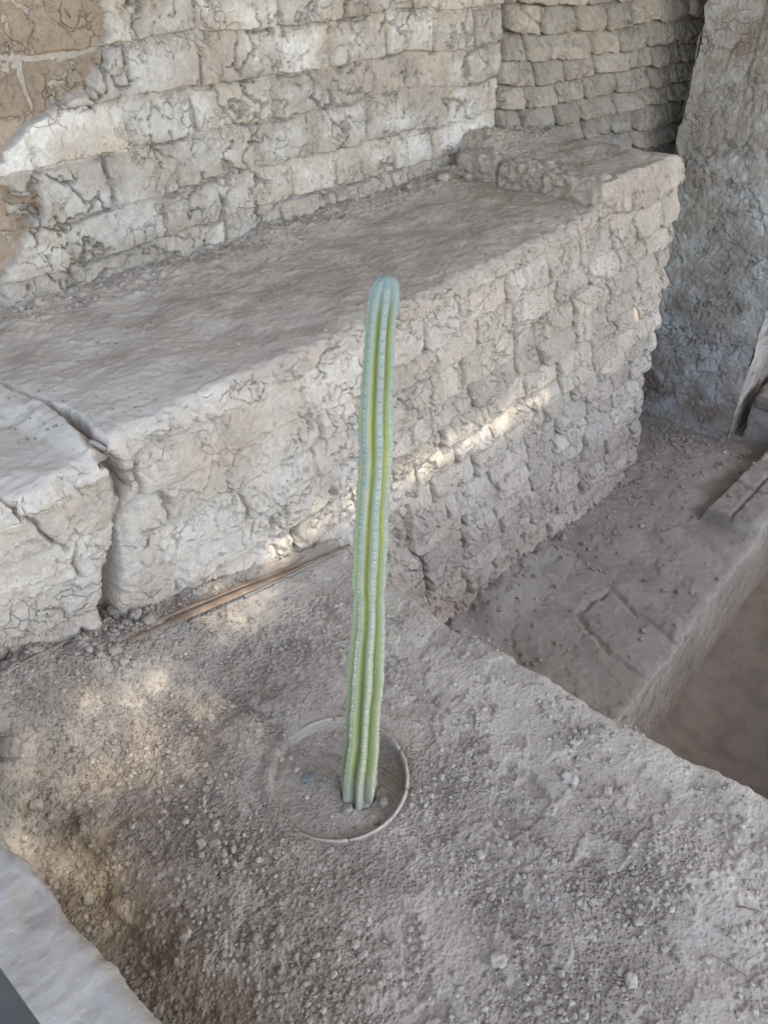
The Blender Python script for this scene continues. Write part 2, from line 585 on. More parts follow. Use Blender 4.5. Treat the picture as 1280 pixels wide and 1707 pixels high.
    link(bpy.data.objects.new('end_face', me), th)
    return th


def rough_block(name, size, loc, rotz, mat, parent=None, seed=0, n=14, amp=.012, roundf=.25, tilt=(0, 0), attr=(.4, .5, .2)):
    """eroded rounded adobe block / clod, closed mesh; loc = centre"""
    rr = np.random.default_rng(seed)
    V = []; F = []; idx = {}
    # cube sphere grid
    lin = np.linspace(-1, 1, n)
    def add(p):
        k = tuple(np.round(p, 5))
        if k not in idx:
            idx[k] = len(V); V.append(p)
        return idx[k]
    for ax in range(3):
        for sg in (-1, 1):
            for i in range(n - 1):
                for j in range(n - 1):
                    q = []
                    for (a, b) in ((i, j), (i + 1, j), (i + 1, j + 1), (i, j + 1)):
                        p = [0, 0, 0]; p[ax] = sg; p[(ax + 1) % 3] = lin[a]; p[(ax + 2) % 3] = lin[b]
                        q.append(add(tuple(p)))
                    F.append(q if sg > 0 else q[::-1])
    V = np.array(V)
    S = np.array(size) / 2
    sp = V / np.linalg.norm(V, axis=1, keepdims=True) * 1.25
    W = (V * (1 - roundf) + sp * roundf) * S
    nrm = sp / 1.25
    off = rr.random(3) * 50
    d = np.array([mnoise.fractal(Vector(w * (1.2 / max(size[0], .02)) * 4 + off), 1.0, 2.0, 4) for w in W]) * amp
    W = W + nrm * d[:, None]
    Rm = (Matrix.Rotation(rotz, 3, 'Z') @ Matrix.Rotation(tilt[0], 3, 'X') @ Matrix.Rotation(tilt[1], 3, 'Y'))
    W = W @ np.array(Rm).T
    A = np.ones((len(W), 4)); A[:, :3] = attr
    me = np_mesh(name, W, np.array(F), mat, A)
    o = bpy.data.objects.new(name, me)
    pl = np.array(parent.location) if parent is not None else np.zeros(3)
    o.location = Vector(np.array(loc) - pl)
    return link(o, parent)


# ------------------------------------------------------------ upright walls
def make_wall(th, axis, fixed, rng_s, rng_z, dss, dzz, normal, mat, ch, L, seed, pale=.5, vis0=.5, depth=.02, eros=.6,
              crackamt=.1, custom=None, joint=.004, jopen=.0, curl=1.0):
    S_ = steps(rng_s[0], rng_s[1], dss)
    Z_ = steps(rng_z[0], rng_z[1], dzz)
    s, z = np.meshgrid(S_, Z_, indexing='ij')
    row, col, dl, dr, db, dt, v, u = bricks(s, z + 1, ch, L, seed)
    rnd = _h(row, col, 1, seed); rnd2 = _h(row, col, 2, seed + 1)
    nz = fbm(s * 1.8, z * 1.8, 4, seed + 20)
    vis = np.clip(vis0 + .5 * nz, .04, 1)
    hb = vis * (scale_brick(dl, dr, db, dt, v, rnd, depth, eros=eros) - depth * .5 + (u - .5) * (rnd2 - .5) * depth * .8)
    jd0 = np.minimum(np.minimum(dl, dr), np.minimum(db, dt))
    jm = sst(-.05, .25, fbm(s * 5, z * 5, 3, seed + 29) + jopen)
    h = hb - .020 * jm * sst(.0075, .002, jd0 + .003 * fbm(s * 40, z * 40, 2, seed + 30))
    h += .010 * fbm(s * 4, z * 5, 4, seed + 22) + .0040 * fbm(s * 30, z * 24, 4, seed + 23)
    rough = sst(.0, .4, fbm(s * 6, z * 9, 3, seed + 27) + .2)
    h += .0045 * rough * fbm(s * 60, z * 42, 3, seed + 28)
    c1, cid1, lip = cracks(s, z * 1.25, .14, .0090, .038, seed + 31, crackamt + .30)
    c2, cid2, _ = cracks(s, z, .06, .0055, .014, seed + 32, crackamt * .5 + .18)
    h += (c1 + c2 * .8 + lip * .6) * curl
    h += .005 * (cid2 - .5) * sst(0, .3, nz + .1)
    A = attr4(s.shape)
    inner = sst(-.01, .06, .02 * fbm(s * 20, z * 20, 3, seed + 74) + np.minimum(np.minimum(dl, dr), np.minimum(db, dt)))
    A[..., 0] = pale + .30 * (rnd - .45) * inner - .22 * (1 - inner) + .55 * fbm(s * 3, z * 4, 4, seed + 71) + .3 * fbm(s * 11, z * 16, 4, seed + 72)
    A[..., 1] = .5 + (rnd2 - .5) * .7
    A[..., 2] = .15 + .35 * fbm(s * 2.5, z * 3, 4, seed + 73)
    P = np.zeros(s.shape + (3,))
    lean = 0
    if custom is not None:
        h, A, mod = custom(s, z, h, A, dict(row=row, col=col, dl=dl, dr=dr, db=db, dt=dt, v=v, rnd=rnd, vis=vis))
        lean = mod
    A[..., :3] = np.clip(A[..., :3], 0, 1)
    if axis == 'X':
        P[..., 0] = s; P[..., 1] = fixed + normal * h + lean
    else:
        P[..., 1] = s + .05 * fbm(z * 4, s * 0 + 1, 4, seed + 90) * sst(.30, 0, rng_s[1] - s); P[..., 0] = fixed + normal * h + lean
    P[..., 2] = z - .5 * np.maximum(hb + depth * .3, 0)
    jd = np.minimum(np.minimum(dl, dr), np.minimum(db, dt))
    fid = brick_ids(row, col, jd > joint)
    n = sheet_objects(P, A, fid, lambda i: 'mud_mortar' if i == 0 else 'brick', mat, th)
    return n


def backing(th, name, p0, p1, mat):
    """solid core of a wall, a closed box behind the modelled face"""
    x0, y0, z0 = p0; x1, y1, z1 = p1
    V = np.array([(x, y, z) for x in (x0, x1) for y in (y0, y1) for z in (z0, z1)], float)
    F = np.array([(0, 1, 3, 2), (4, 6, 7, 5), (0, 4, 5, 1), (2, 3, 7, 6), (0, 2, 6, 4), (1, 5, 7, 3)])
    A = np.ones((8, 4)) * .4
    o = bpy.data.objects.new(name, np_mesh(name, V - np.array(th.location), F, mat, A, False))
    return link(o, th)


def back_custom(s, z, h, A, d):
    # fallen plaster at far left shows older brown brick; a raised boundary runs between
    nn = .12 * fbm(s * 4, z * 4, 4, 301) + .03 * fbm(s * 20, z * 20, 3, 304)
    b = sst(.03, -.03, s - np.interp(z, [.9, 1.12, 1.18, 1.25, 1.5], [.9, 1.02, 1.20, 1.34, 1.47]) + nn)
    b = np.maximum(b, sst(.03, -.03, np.hypot((s - .93), (z - .94) / 1.1) - .135 + nn))
    h = h - .028 * b
    A[..., 2] += .62 * b
    A[..., 0] = A[..., 0] * (1 - b) + .10 * b
    # foot of the wall slightly undercut and browner
    ft = sst(.86, .72, z)
    A[..., 0] -= .22 * ft
    h = h - .012 * ft * sst(.0, .3, fbm(s * 3, z * 3, 2, 303) + .1)
    # pale at left, warmer to the right
    A[..., 0] += .16 * sst(2.8, 1.4, s)
    # a dark vertical joint close to the right end
    return h, A, 0


def rough_custom(s, z, h, A, d):
    # bricks missing / pushed in here and there
    miss = (d['rnd'] > .88)
    inn = sst(.002, .02, np.minimum(np.minimum(d['dl'], d['dr']), np.minimum(d['db'], d['dt'])))
    h = h - miss * .03 * inn
    h = h + .009 * fbm(s * 20, z * 24, 4, 312, .6) - .010 * sst(.25, .42, fbm(s * 13, z * 17, 3, 313))
    # eroded hollow at the left end beside the plastered wall
    gl = sst(3.66, 3.52, s)
    h = h - .09 * gl * sst(.05, 0, np.abs(s - 3.535 - .01 * fbm(z * 9, s * 0, 2, 311)) - .02)
    A[..., 0] -= .3 * sst(3.7, 3.5, s)
    return h, A, -.21 * (s - 3.44)


def far_custom(s, z, h, A, d):
    # pale bluish remains of a lime coat in the middle band; smooth panel above
    n = fbm(s * 3.2, z * 2.6, 4, 321)
    n2 = fbm(s * 9, z * 8, 4, 322)
    A[..., 0] = .30 + .65 * n + .55 * n2 + .2 * sst(.9, .2, z)
    A[..., 2] = .20 + .55 * fbm(s * 4 + 3, z * 3, 4, 323) + .25 * sst(-.5, -1.0, z)
    A[..., 1] = .5
    pan = sst(.0, -.02, s - 1.56) * sst(.96, .98, z)
    h = h + .016 * pan
    A[..., 0] -= .2 * pan
    lump = sst(.2, .35, z) * sst(1.1, .8, z)
    f1, f2, cid = worley(s / .085 + .5 * n2, z / .085, 324)
    h = h + lump * (.012 * np.sqrt(np.clip(f2 - f1, 0, .5)))
    return h, A, 0


# ------------------------------------------------------------ ground, platform with the cactus
POT = (.745, .785)
POT_R = .165
CF = (.7297 + .026 * math.cos(HEAD), .7062 + .026 * math.sin(HEAD))


def ground_rise(x, y):
    a = np.interp(x, [.0, .35, .6, .83, 1.22], [.24, .19, .125, .085, .0])
    return a * sst(1.16, 1.50, y - .0 * x)


def platform_height(x, y):
    h = .020 * fbm(x * 1.7, y * 1.7, 3, 101) + .008 * fbm(x * 6, y * 6, 4, 102)
    return h


def make_platform():
    Xf = steps(.02, 1.34, lambda x: .0030)
    Tr = steps(0, 1.25, lambda t: .006 if t < .1 else .02)[1:]
    Y = steps(-.36, 1.66, lambda y: .0031)
    U = np.concatenate([Xf, 1.34 + Tr])
    x, y = np.meshgrid(U, Y, indexing='ij')
    rad = .03
    w = x - 1.34
    a = np.clip((w + rad) / (2 * rad), 0, 1) * np.pi / 2
    edge = np.interp(y, [-.3, 0, .41, .8, 1.13, 1.35, 1.7], [.045, .030, -.004, -.012, .010, .05, .09]) \
        + .018 * fbm(y * 3.2, x * 0 + 2, 4, 111) + .006 * fbm(y * 16, x * 0 + 2, 3, 112)
    px = np.where(w < -rad, x, np.where(w > rad, 1.34, 1.34 - rad + rad * np.sin(a)))
    pz = np.where(w < -rad, 0, np.where(w > rad, -w, -rad * (1 - np.cos(a))))
    px = px + edge * sst(.9, 1.3, x)
    P = np.stack([px, y, pz], -1)
    N = grid_normals(P)
    if N[5, 5, 2] < 0: N = -N
    fl = sst(.03, -.05, w)
    h = platform_height(x, y)
    dry = fbm(x * 3.1, y * 3.1, 4, 121)
    # gravelly zones: left, lower middle; smoother trodden crust near the edge and round the pot
    grit = np.clip(.45 + .9 * dry + .45 * sst(.75, .35, x) - .5 * sst(1.0, 1.25, x) + .3 * sst(.4, .0, y) * sst(1.2, .8, x), 0, 1)
    crust = sst(.02, .10, fbm(x * 5.5, y * 5.5, 5, 122, .6) + .12 * (1 - grit))
    h += .0036 * crust * fl
    h += fl * grit * (.0015 * fbm(x * 60, y * 60, 3, 123) + .0032 * np.maximum(fbm(x * 34, y * 34, 3, 124), 0))
    h += fl * .0010 * fbm(x * 90, y * 90, 2, 125)
    f1, f2, cid = worley(x / .016, y / .016, 126)
    h += fl * grit * .005 * sst(.42, .1, f1) * (cid > .62)
    # flake with a raised rim near the slab (left foreground) and eroded channel beside the slab
    d = np.hypot((x - .33) / 1.0, (y - .86) / 1.6) + .03 * fbm(x * 9, y * 9, 4, 127)
    h += .014 * sst(.125, .105, d)
    h -= .030 * sst(.30, .17, x + .03 * fbm(y * 7, x * 7, 3, 128)) * sst(1.3, 1.0, y)
    d = np.hypot((x - .96) / 1.1, (y - .42) / .7) + .03 * fbm(x * 12, y * 12, 4, 129)
    h -= .006 * sst(.085, .075, d)
    d = np.hypot((x - 1.13) / .7, (y - .36) / 1.3) + .03 * fbm(x * 12 + 4, y * 12, 4, 130)
    h -= .005 * sst(.07, .06, d)
    h += ground_rise(x, y) * (1 + .25 * fbm(x * 6, y * 6, 3, 131)) * fl
    # loose heap along the foot of the bench
    h += .02 * sst(1.30, 1.44, y) * fl * (1 + .8 * fbm(x * 12, y * 12, 3, 132)) * sst(1.35, .9, x)
    # soil sunk inside the pot
    r = np.hypot(x - POT[0], y - POT[1])
    ang = np.arctan2(y - POT[1], x - POT[0])
    # deepest at the camera's right side (towards -y), filled level at the left (+y)
    right = .5 + .5 * np.cos(ang - R(-30))
    sink = sst(POT_R - .004, POT_R - .016, r)
    flat = .0025 * fbm(x * 40, y * 40, 3, 133) + .004 * fbm(x * 12, y * 12, 2, 134)
    h = h * (1 - sst(POT_R + .09, POT_R, r) * .8)
    h = h * (1 - sink) + sink * (flat - .006 - .024 * right - .012 * sst(.12, .02, r) * 0)
    # cover the rim on the left
    cov = sst(.72, .97, .5 + .5 * np.cos(ang - R(135)))
    h += .011 * cov * sst(POT_R + .03, POT_R + .002, r) * (1 - sink)
    h -= .003 * (1 - cov) * sst(POT_R + .02, POT_R + .004, r) * (1 - sink)
    # little cleft round the cactus foot
    rc = np.hypot(x - CF[0], y - CF[1])
    h += .007 * sst(.10, .055, rc) + .004 * sst(.09, .05, rc) * fbm(x * 45, y * 45, 3, 136)
    h -= .010 * sst(.042, .036, rc) * (1 + fbm(x * 50, y * 50, 2, 135))
    # edge face
    h += (1 - fl) * (.02 * fbm(y * 5, w * 5, 4, 141) + .006 * fbm(y * 25, w * 25, 3, 142))
    P = P + N * h[..., None]
    A = attr4(x.shape)
    A[..., 0] = .15 + .50 * sst(.85, 1.30, x) + .38 * crust * (1 - .6 * grit) + .28 * fbm(x * 4, y * 4, 4, 151) + .30 * sst(.5, .0, y) * sst(.4, .9, x) * .6
    A[..., 1] = .5 + .25 * fbm(x * 8, y * 8, 3, 152)
    A[..., 2] = .25 + .42 * grit - .15 * crust + .25 * fbm(x * 2.2 + 5, y * 2.2, 3, 153) - .25 * sst(.9, 1.3, x)
    A[..., 0] *= (1 - .5 * sink); A[..., 2] = A[..., 2] * (1 - sink) + .40 * sink
    A[..., :3] = np.clip(A[..., :3], 0, 1)
    fid = np.zeros((x.shape[0] - 1, x.shape[1] - 1), dtype=np.int64)
    r0 = r[:-1, :-1]
    fid[r0 < POT_R - .006] = 2
    obs = sheet_objects(P, A, fid, lambda i: 'platform_ground' if i == 0 else 'pot_soil', M_ground, None)
    soil = None
    for i, o in obs:
        if i == 0: tag(o, kind='structure')
        else: soil = o
    grid = dict(X=Xf, Y=Y, Z=P[:len(Xf), :, 2])
    return soil, grid, grit[:len(Xf)]


def zsample(grid, x, y):
    i = int(np.clip(np.searchsorted(grid['X'], x), 0, len(grid['X']) - 1))
    j = int(np.clip(np.searchsorted(grid['Y'], y), 0, len(grid['Y']) - 1))
    return float(grid['Z'][i, j])


# ------------------------------------------------------------ pit
PITG = []


def make_pit():
    # shelf: floor at z=-1.05 from the bench foot to the edge at Y=.58, then down to -1.87
    ZS, YE, ZD = -1.05, .58, -1.87
    Xs = steps(1.33, 5.9, lambda x: .006 + .0008 * x)
    T = np.concatenate([steps(-1.85, -.95, lambda t: .02)[:-1], steps(-.95, 0, lambda t: .0075), steps(0, .80, lambda t: .009)[1:]])     # t<0 on the shelf (y = YE - t)
    s, t = np.meshgrid(Xs, T, indexing='ij')
    rad = .035
    a = np.clip((t + rad) / (2 * rad), 0, 1) * np.pi / 2
    y = np.where(t < -rad, YE - t, np.where(t > rad, YE, YE + rad - rad * np.sin(a)))
    z = np.where(t < -rad, ZS, np.where(t > rad, ZS - t, ZS - rad * (1 - np.cos(a))))
    P = np.stack([s, y, z], -1)
    N = grid_normals(P)
    if N[5, 5, 2] < 0: N = -N
    yy = YE - t
    top = sst(.02, -.05, t)
    h = .018 * fbm(s * 2, t * 2.5, 4, 201) + .006 * fbm(s * 9, t * 9, 4, 202) + .002 * fbm(s * 40, t * 40, 3, 203)
    fl = sst(.0, .12, fbm(s * 5, t * 6, 4, 204))
    h += .006 * fl * top
    # raised adobe blocks at the edge
    bl = sst(0, .035, s - 3.79 + .1 * (yy - .58)) * sst(0, .03, .90 - yy - .05 * (s - 3.8)) * sst(0, .03, 5.1 - s)
    h += top * .075 * bl
    # far floor is a step lower
    h -= top * .035 * sst(4.02, 4.09, s + .03 * fbm(yy * 7, s * 3, 3, 205)) * (1 - bl)
    # sloping rubble at the foot of the bench
    h += top * .10 * sst(1.18, 1.42, yy) * sst(3.4, 2.6, s) * (1 + .5 * fbm(s * 6, t * 6, 3, 206))
    # joints between the slabs of the shelf
    wob = .02 * fbm(s * 7, t * 7, 4, 207)
    g = 9 + 0 * s
    for pts in ([(2.9, 1.0), (2.83, .82), (2.80, .70), (2.79, .56)], [(2.61, 1.22), (2.66, 1.05), (2.58, .94), (2.50, .80), (2.49, .56)],
                [(2.66, 1.05), (2.9, 1.0)]):
        g = np.minimum(g, polydist(s + wob, yy + wob, pts))
    h -= top * .013 * sst(.026, .004, g + .012 * fbm(s * 15, t * 15, 3, 212))
    g2 = np.minimum(polydist(s + wob * .3, yy + wob * .3, [(3.8, .745), (5.1, .71)]), polydist(s + wob * .4, yy, [(4.12, .55), (4.17, .9)]))
    h -= top * .022 * sst(.014, .003, g2)
    c, cid, lip = cracks(s, t, .22, .006, .014, 208, -.12)
    h += c
    # crumbly lip, drip marks on the riser
    h += np.exp(-(t / .06) ** 2) * .016 * fbm(s * 7, t * 6, 4, 209)
    h += (1 - top) * (.010 * fbm(s * 14, t * 3, 4, 210) - .008 * sst(.25, .4, fbm(s * 30, t * 9, 3, 211)))
    P = P + N * h[..., None]
    A = attr4(s.shape)
    A[..., 0] = .30 + .5 * fbm(s * 2.2, t * 2.2, 4, 221) + .25 * fl + .45 * np.exp(-(t / .09) ** 2) + (1 - top) * .7
    A[..., 1] = .5 + .3 * fbm(s * 5, t * 5, 3, 222) + .2 * bl
    A[..., 2] = .35 + .6 * fbm(s * 2.4 + 4, t * 2.6, 4, 223) - (1 - top) * .35
    A[..., :3] = np.clip(A[..., :3], 0, 1)
    fid = np.zeros((s.shape[0] - 1, s.shape[1] - 1), dtype=np.int64)
    b0 = (bl[:-1, :-1] > .4) & (top[:-1, :-1] > .5)
    sm, ym = s[:-1, :-1], yy[:-1, :-1]
    k = 2 + (sm > 4.15) * 1 + (ym > .73) * 2
    fid[b0] = k[b0]
    th = thing('pit_ledge', 'broad worn mud ledge in the sunken pit below the brick face', 'ledge', (3.2, .9, ZS))
    sheet_objects(P, A, fid, lambda i: 'ledge_surface' if i == 0 else 'brick', M_pit, th)
    PITG.extend([Xs, T, P])
    # deep floor
    Xs = steps(1.33, 5.95, lambda x: .014); Ys = steps(-1.25, .62, lambda x: .014)
    x, y = np.meshgrid(Xs, Ys, indexing='ij')
    h = .03 * fbm(x * 1.5, y * 1.5, 4, 231) + .008 * fbm(x * 9, y * 9, 4, 232) + .05 * sst(.40, .58, y)
    P = np.stack([x, y, ZD + h], -1)
    A = attr4(x.shape)
    A[..., 0] = .2 + .6 * fbm(x * 2, y * 2, 4, 233); A[..., 2] = .5 + .7 * fbm(x * 2 + 3, y * 2, 4, 234)
    A[..., :3] = np.clip(A[..., :3], 0, 1)
    fid = np.zeros((x.shape[0] - 1, x.shape[1] - 1), dtype=np.int64)
    for i, o in sheet_objects(P, A, fid, lambda i: 'pit_floor', M_pit, None):
        tag(o, kind='structure')


# ------------------------------------------------------------ cactus
def make_cactus():
    b = np.array([CF[0], CF[1], 0.0])
    rgt = np.array([math.sin(HEAD), -math.cos(HEAD), 0]); fw = np.array([math.cos(HEAD), math.sin(HEAD), 0])
    D0 = b[:2] @ fw[:2]
    zk = np.array([-.03, .048, .23, .40, .544, .68, .805, .92, 1.026, 1.134, 1.162])
    dia = np.array([.080, .082, .0755, .0720, .0655, .0670, .0625, .0600, .0560, .0475, .0420])
    lat = np.array([-.0595, -.0577, -.0418, -.033, -.0261, -.022, -.0163, -.0115, -.0070, .0029, .0048])
    H_ = 1.158
    th = thing('columnar_cactus', 'tall single green ribbed column cactus growing out of the buried pot', 'cactus', tuple(b))
    nr = 7
    nz_, na = 560, 192
    zz = np.linspace(-.03, H_, nz_)
    R_ = np.interp(zz, zk, dia) / 2
    R_ = R_ * 1.03 * (1 - .16 * np.exp(-((zz - .545) / .013) ** 2) - .05 * np.exp(-((zz - .86) / .012) ** 2)) * (1 + .028 * np.sin(zz * 23) + .02 * np.sin(zz * 57 + 1) + .012 * np.sin(zz * 131))
    latv = np.interp(zz, zk, lat)
    k = np.ones(15) / 15
    latv = latv + .0010 * np.sin(zz * 17) + .0008 * np.sin(zz * 37 + 2)
    latv = np.convolve(np.pad(latv, 7, 'edge'), k, 'valid')
    R_ = np.convolve(np.pad(R_, 4, 'edge'), np.ones(9) / 9, 'valid')
    # dome at the tip
    dome = np.clip((H_ - zz) / .022, 0, 1)
    Rd = R_ * np.sqrt(np.clip(1 - (1 - dome) ** 2, 0, 1)) * (zz > H_ - .022) + R_ * (zz <= H_ - .022)
    Rd = np.maximum(Rd, .0006)
    th0 = R(20)
    ang = np.linspace(0, 2 * np.pi, na, endpoint=False)
    A_, Z_ = np.meshgrid(ang, zz)
    tw = .10 * np.sin(Z_ * 2.3) + .05 * Z_ + .022 * np.sin(Z_ * 9)
    q = (A_ - tw - th0) * nr / (2 * np.pi)
    ribi = np.floor(q + .5).astype(int) % nr
    w = np.abs(q - np.round(q)) * 2            # 0 at crest, 1 at groove
    depth = .26 * sst(.0, .10, H_ + .01 - Z_) + .22
    prof = 1 - depth * (sst(.30, 1.0, w) * .62 + .38 * w ** 2)
    # asymmetry per rib
    mwob = fbm(Z_ * 9 + ribi * 7.3, Z_ * 0 + ribi * 1.7, 3, 801) * 1.6
    prof *= 1 + .022 * mwob + .040 * np.sin(ribi * 2.4 + Z_ * 7) + .015 * np.sin(ribi * 5.1 + Z_ * 19)
    sp = .0205
    ph = (Z_ / sp + (ribi * .37) % 1)
    fr = ph - np.floor(ph)
    crest = sst(.55, .05, w)
    notch = .0016 * (np.sin(fr * 2 * np.pi) * .5 + sst(.0, .12, fr) * sst(.42, .12, fr) * -.9) * crest
    young = .5 + .9 * sst(.35, .9, Z_)
    r = Rd[:, None] * prof + notch * young
    ctr = np.stack([b[0] + (latv + .0577) * rgt[0] + .15 * zz * fw[0],
                    b[1] + (latv + .0577) * rgt[1] + .15 * zz * fw[1], zz], -1)
    cx = ctr[:, None, :]
    V = np.stack([np.cos(A_) * r, np.sin(A_) * r, 0 * r], -1) + cx
    V = V.reshape(-1, 3) - b
    idx = np.arange(nz_ * na).reshape(nz_, na)
    nx = np.roll(idx, -1, axis=1)
    F = np.stack([idx[:-1], nx[:-1], nx[1:], idx[1:]], -1).reshape(-1, 4)
    At = attr4((nz_, na))
    At[..., 0] = np.clip(w, 0, 1)                         # groove
    At[..., 1] = np.clip(Z_ / H_, 0, 1)
    # narrow V-shaped line above every areole
    vl = np.exp(-(((fr - .30 - .55 * w) / .07) ** 2)) * sst(.55, .2, w)
    At[..., 2] = vl
    m, nt, bs = nodes('cactus_skin', .72, .18)
    g = NB(nt)
    at = g.n('ShaderNodeVertexColor', layer_name='Col')
    se = g.n('ShaderNodeSeparateColor'); g.l(at.outputs[0], se.inputs[0])
    geo = g.n('ShaderNodeNewGeometry')
    mp = g.n('ShaderNodeMapping'); mp.inputs['Scale'].default_value = (30, 30, 6); g.l(geo.outputs['Position'], mp.inputs['Vector'])
    n = g.noise(mp.outputs[0], 1, 5, .6)
    n2 = g.noise(geo.outputs['Position'], 140, 3, .6)
    wax = (.235, .272, .232); green = (.235, .275, .105); ylw = (.34, .365, .125); old = (.30, .315, .165)
    gv = g.ramp(g.math('ADD', se.outputs[0], g.math('MULTIPLY', g.math('SUBTRACT', n, .5), .6)), .30, .80)
    mid = g.math('MULTIPLY', g.ramp(se.outputs[1], .25, .55), g.ramp(se.outputs[1], .93, .70))
    groove = g.mix(mid, green, ylw)
    crestc = g.mix(g.ramp(se.outputs[1], .15, .62), old, wax)
    c = g.mix(gv, crestc, groove)
    tipf = g.ramp(se.outputs[1], .93, .99)
    c = g.mix(tipf, c, (.215, .262, .238))
    c = g.mix(g.math('MULTIPLY', se.outputs[2], .55), c, (.10, .15, .12))
    c = g.mix(g.ramp(g.math('ADD', se.outputs[1], g.math('MULTIPLY', g.math('SUBTRACT', n, .5), .12)), .09, .02), c, (.26, .27, .20))
    c = g.mix(g.ramp(n2, .60, .78, 0, .5), c, (.42, .47, .40))
    n3 = g.noise(geo.outputs['Position'], 26, 5, .62, .3)
    cork = g.math('MULTIPLY', g.ramp(n3, .58, .66), g.ramp(se.outputs[1], .62, .10, .15, 1))
    c = g.mix(g.math('MULTIPLY', cork, .75), c, (.30, .265, .19))
    rub = g.math('MULTIPLY', g.ramp(g.math('ADD', se.outputs[0], g.math('MULTIPLY', g.math('SUBTRACT', n2, .5), .9)), .22, .02), g.ramp(se.outputs[1], .66, .30))
    c = g.mix(g.math('MULTIPLY', rub, .7), c, (.44, .43, .33))
    c = g.mix(g.ramp(g.noise(geo.outputs['Position'], 60, 4, .6), .50, .72, 0, .35), c, (.33, .31, .26))
    g.l(c, bs.inputs['Base Color'])
    g.l(g.bump(n3, .003, .5, g.bump(n2, .0018, .7)), bs.inputs['Normal'])
    bs.inputs['Subsurface Weight'].default_value = 0.0
    stem = link(bpy.data.objects.new('stem', np_mesh('stem', V, F, m, At.reshape(-1, 4))), th)
    # areoles: woolly cushions with short spines on every rib crest
    mw = plain('areole_wool', (.50, .475, .39), .9, .1, 0, 200, .15)
    AV = []; AF = []; SV = []; SF = []
    octv = np.array([(1, 0, 0), (0, 1, 0), (-1, 0, 0), (0, -1, 0), (0, 0, 1), (0, 0, -1)], float)
    octf = [(0, 1, 4), (1, 2, 4), (2, 3, 4), (3, 0, 4), (1, 0, 5), (2, 1, 5), (3, 2, 5), (0, 3, 5)]
    rr = random.Random(5)
    for ri in range(nr):
        kk = 0
        while True:
            zc = (kk + .08 - ((ri * .37) % 1)) * sp
            kk += 1
            if zc < .02: continue
            if zc > H_ - .012: break
            i = int(np.searchsorted(zz, zc)); i = min(i, nz_ - 1)
            an = th0 + ri * 2 * np.pi / nr + (.10 * math.sin(zc * 2.3) + .05 * zc + .022 * math.sin(zc * 9))
            j = int(round(an / (2 * np.pi) * na)) % na
            rr_ = r[i, j]
            if rr.random() < .14: continue
            n_ = np.array([math.cos(an), math.sin(an), 0])
            p = ctr[i] + n_ * (rr_ + .0003) - b; p[2] = zc
            sz = rr.uniform(.5, 1.6) * (1.55 - .95 * min(1, max(0, (zc - .35) / .45)))
            tdir = np.array([-n_[1], n_[0], 0])
            Q = octv @ np.array([n_ * .0010 * sz, tdir * .0016 * sz, (0, 0, .0021 * sz)])
            o0 = len(AV); AV += list(Q + p); AF += [tuple(x + o0 for x in f) for f in octf]
            for q_ in range(3 if zc < H_ * .55 else 1):
                dr_ = n_ + tdir * rr.uniform(-.9, .9) + np.array([0, 0, rr.uniform(-.8, .7)])
                dr_ = dr_ / np.linalg.norm(dr_)
                ln = rr.uniform(.003, .009)
                o1 = len(SV)
                SV += [p + tdir * .0005, p - tdir * .0005, p + np.array([0, 0, .0006]), p + dr_ * ln]
                SF += [(o1, o1 + 1, o1 + 3), (o1 + 1, o1 + 2, o1 + 3), (o1 + 2, o1, o1 + 3)]
    ar = link(bpy.data.objects.new('areoles', np_mesh('areoles', np.array(AV), np.array(AF), mw, None, False)), th)
    ar['kind'] = 'stuff'
    ms = plain('spine', (.45, .42, .34), .7, .2)
    s_ = link(bpy.data.objects.new('spines', np_mesh('spines', np.array(SV), np.array(SF), ms, None, False)), th)
    s_['kind'] = 'stuff'
    # dark cleft line where each rib meets the soil is real shade; nothing else here


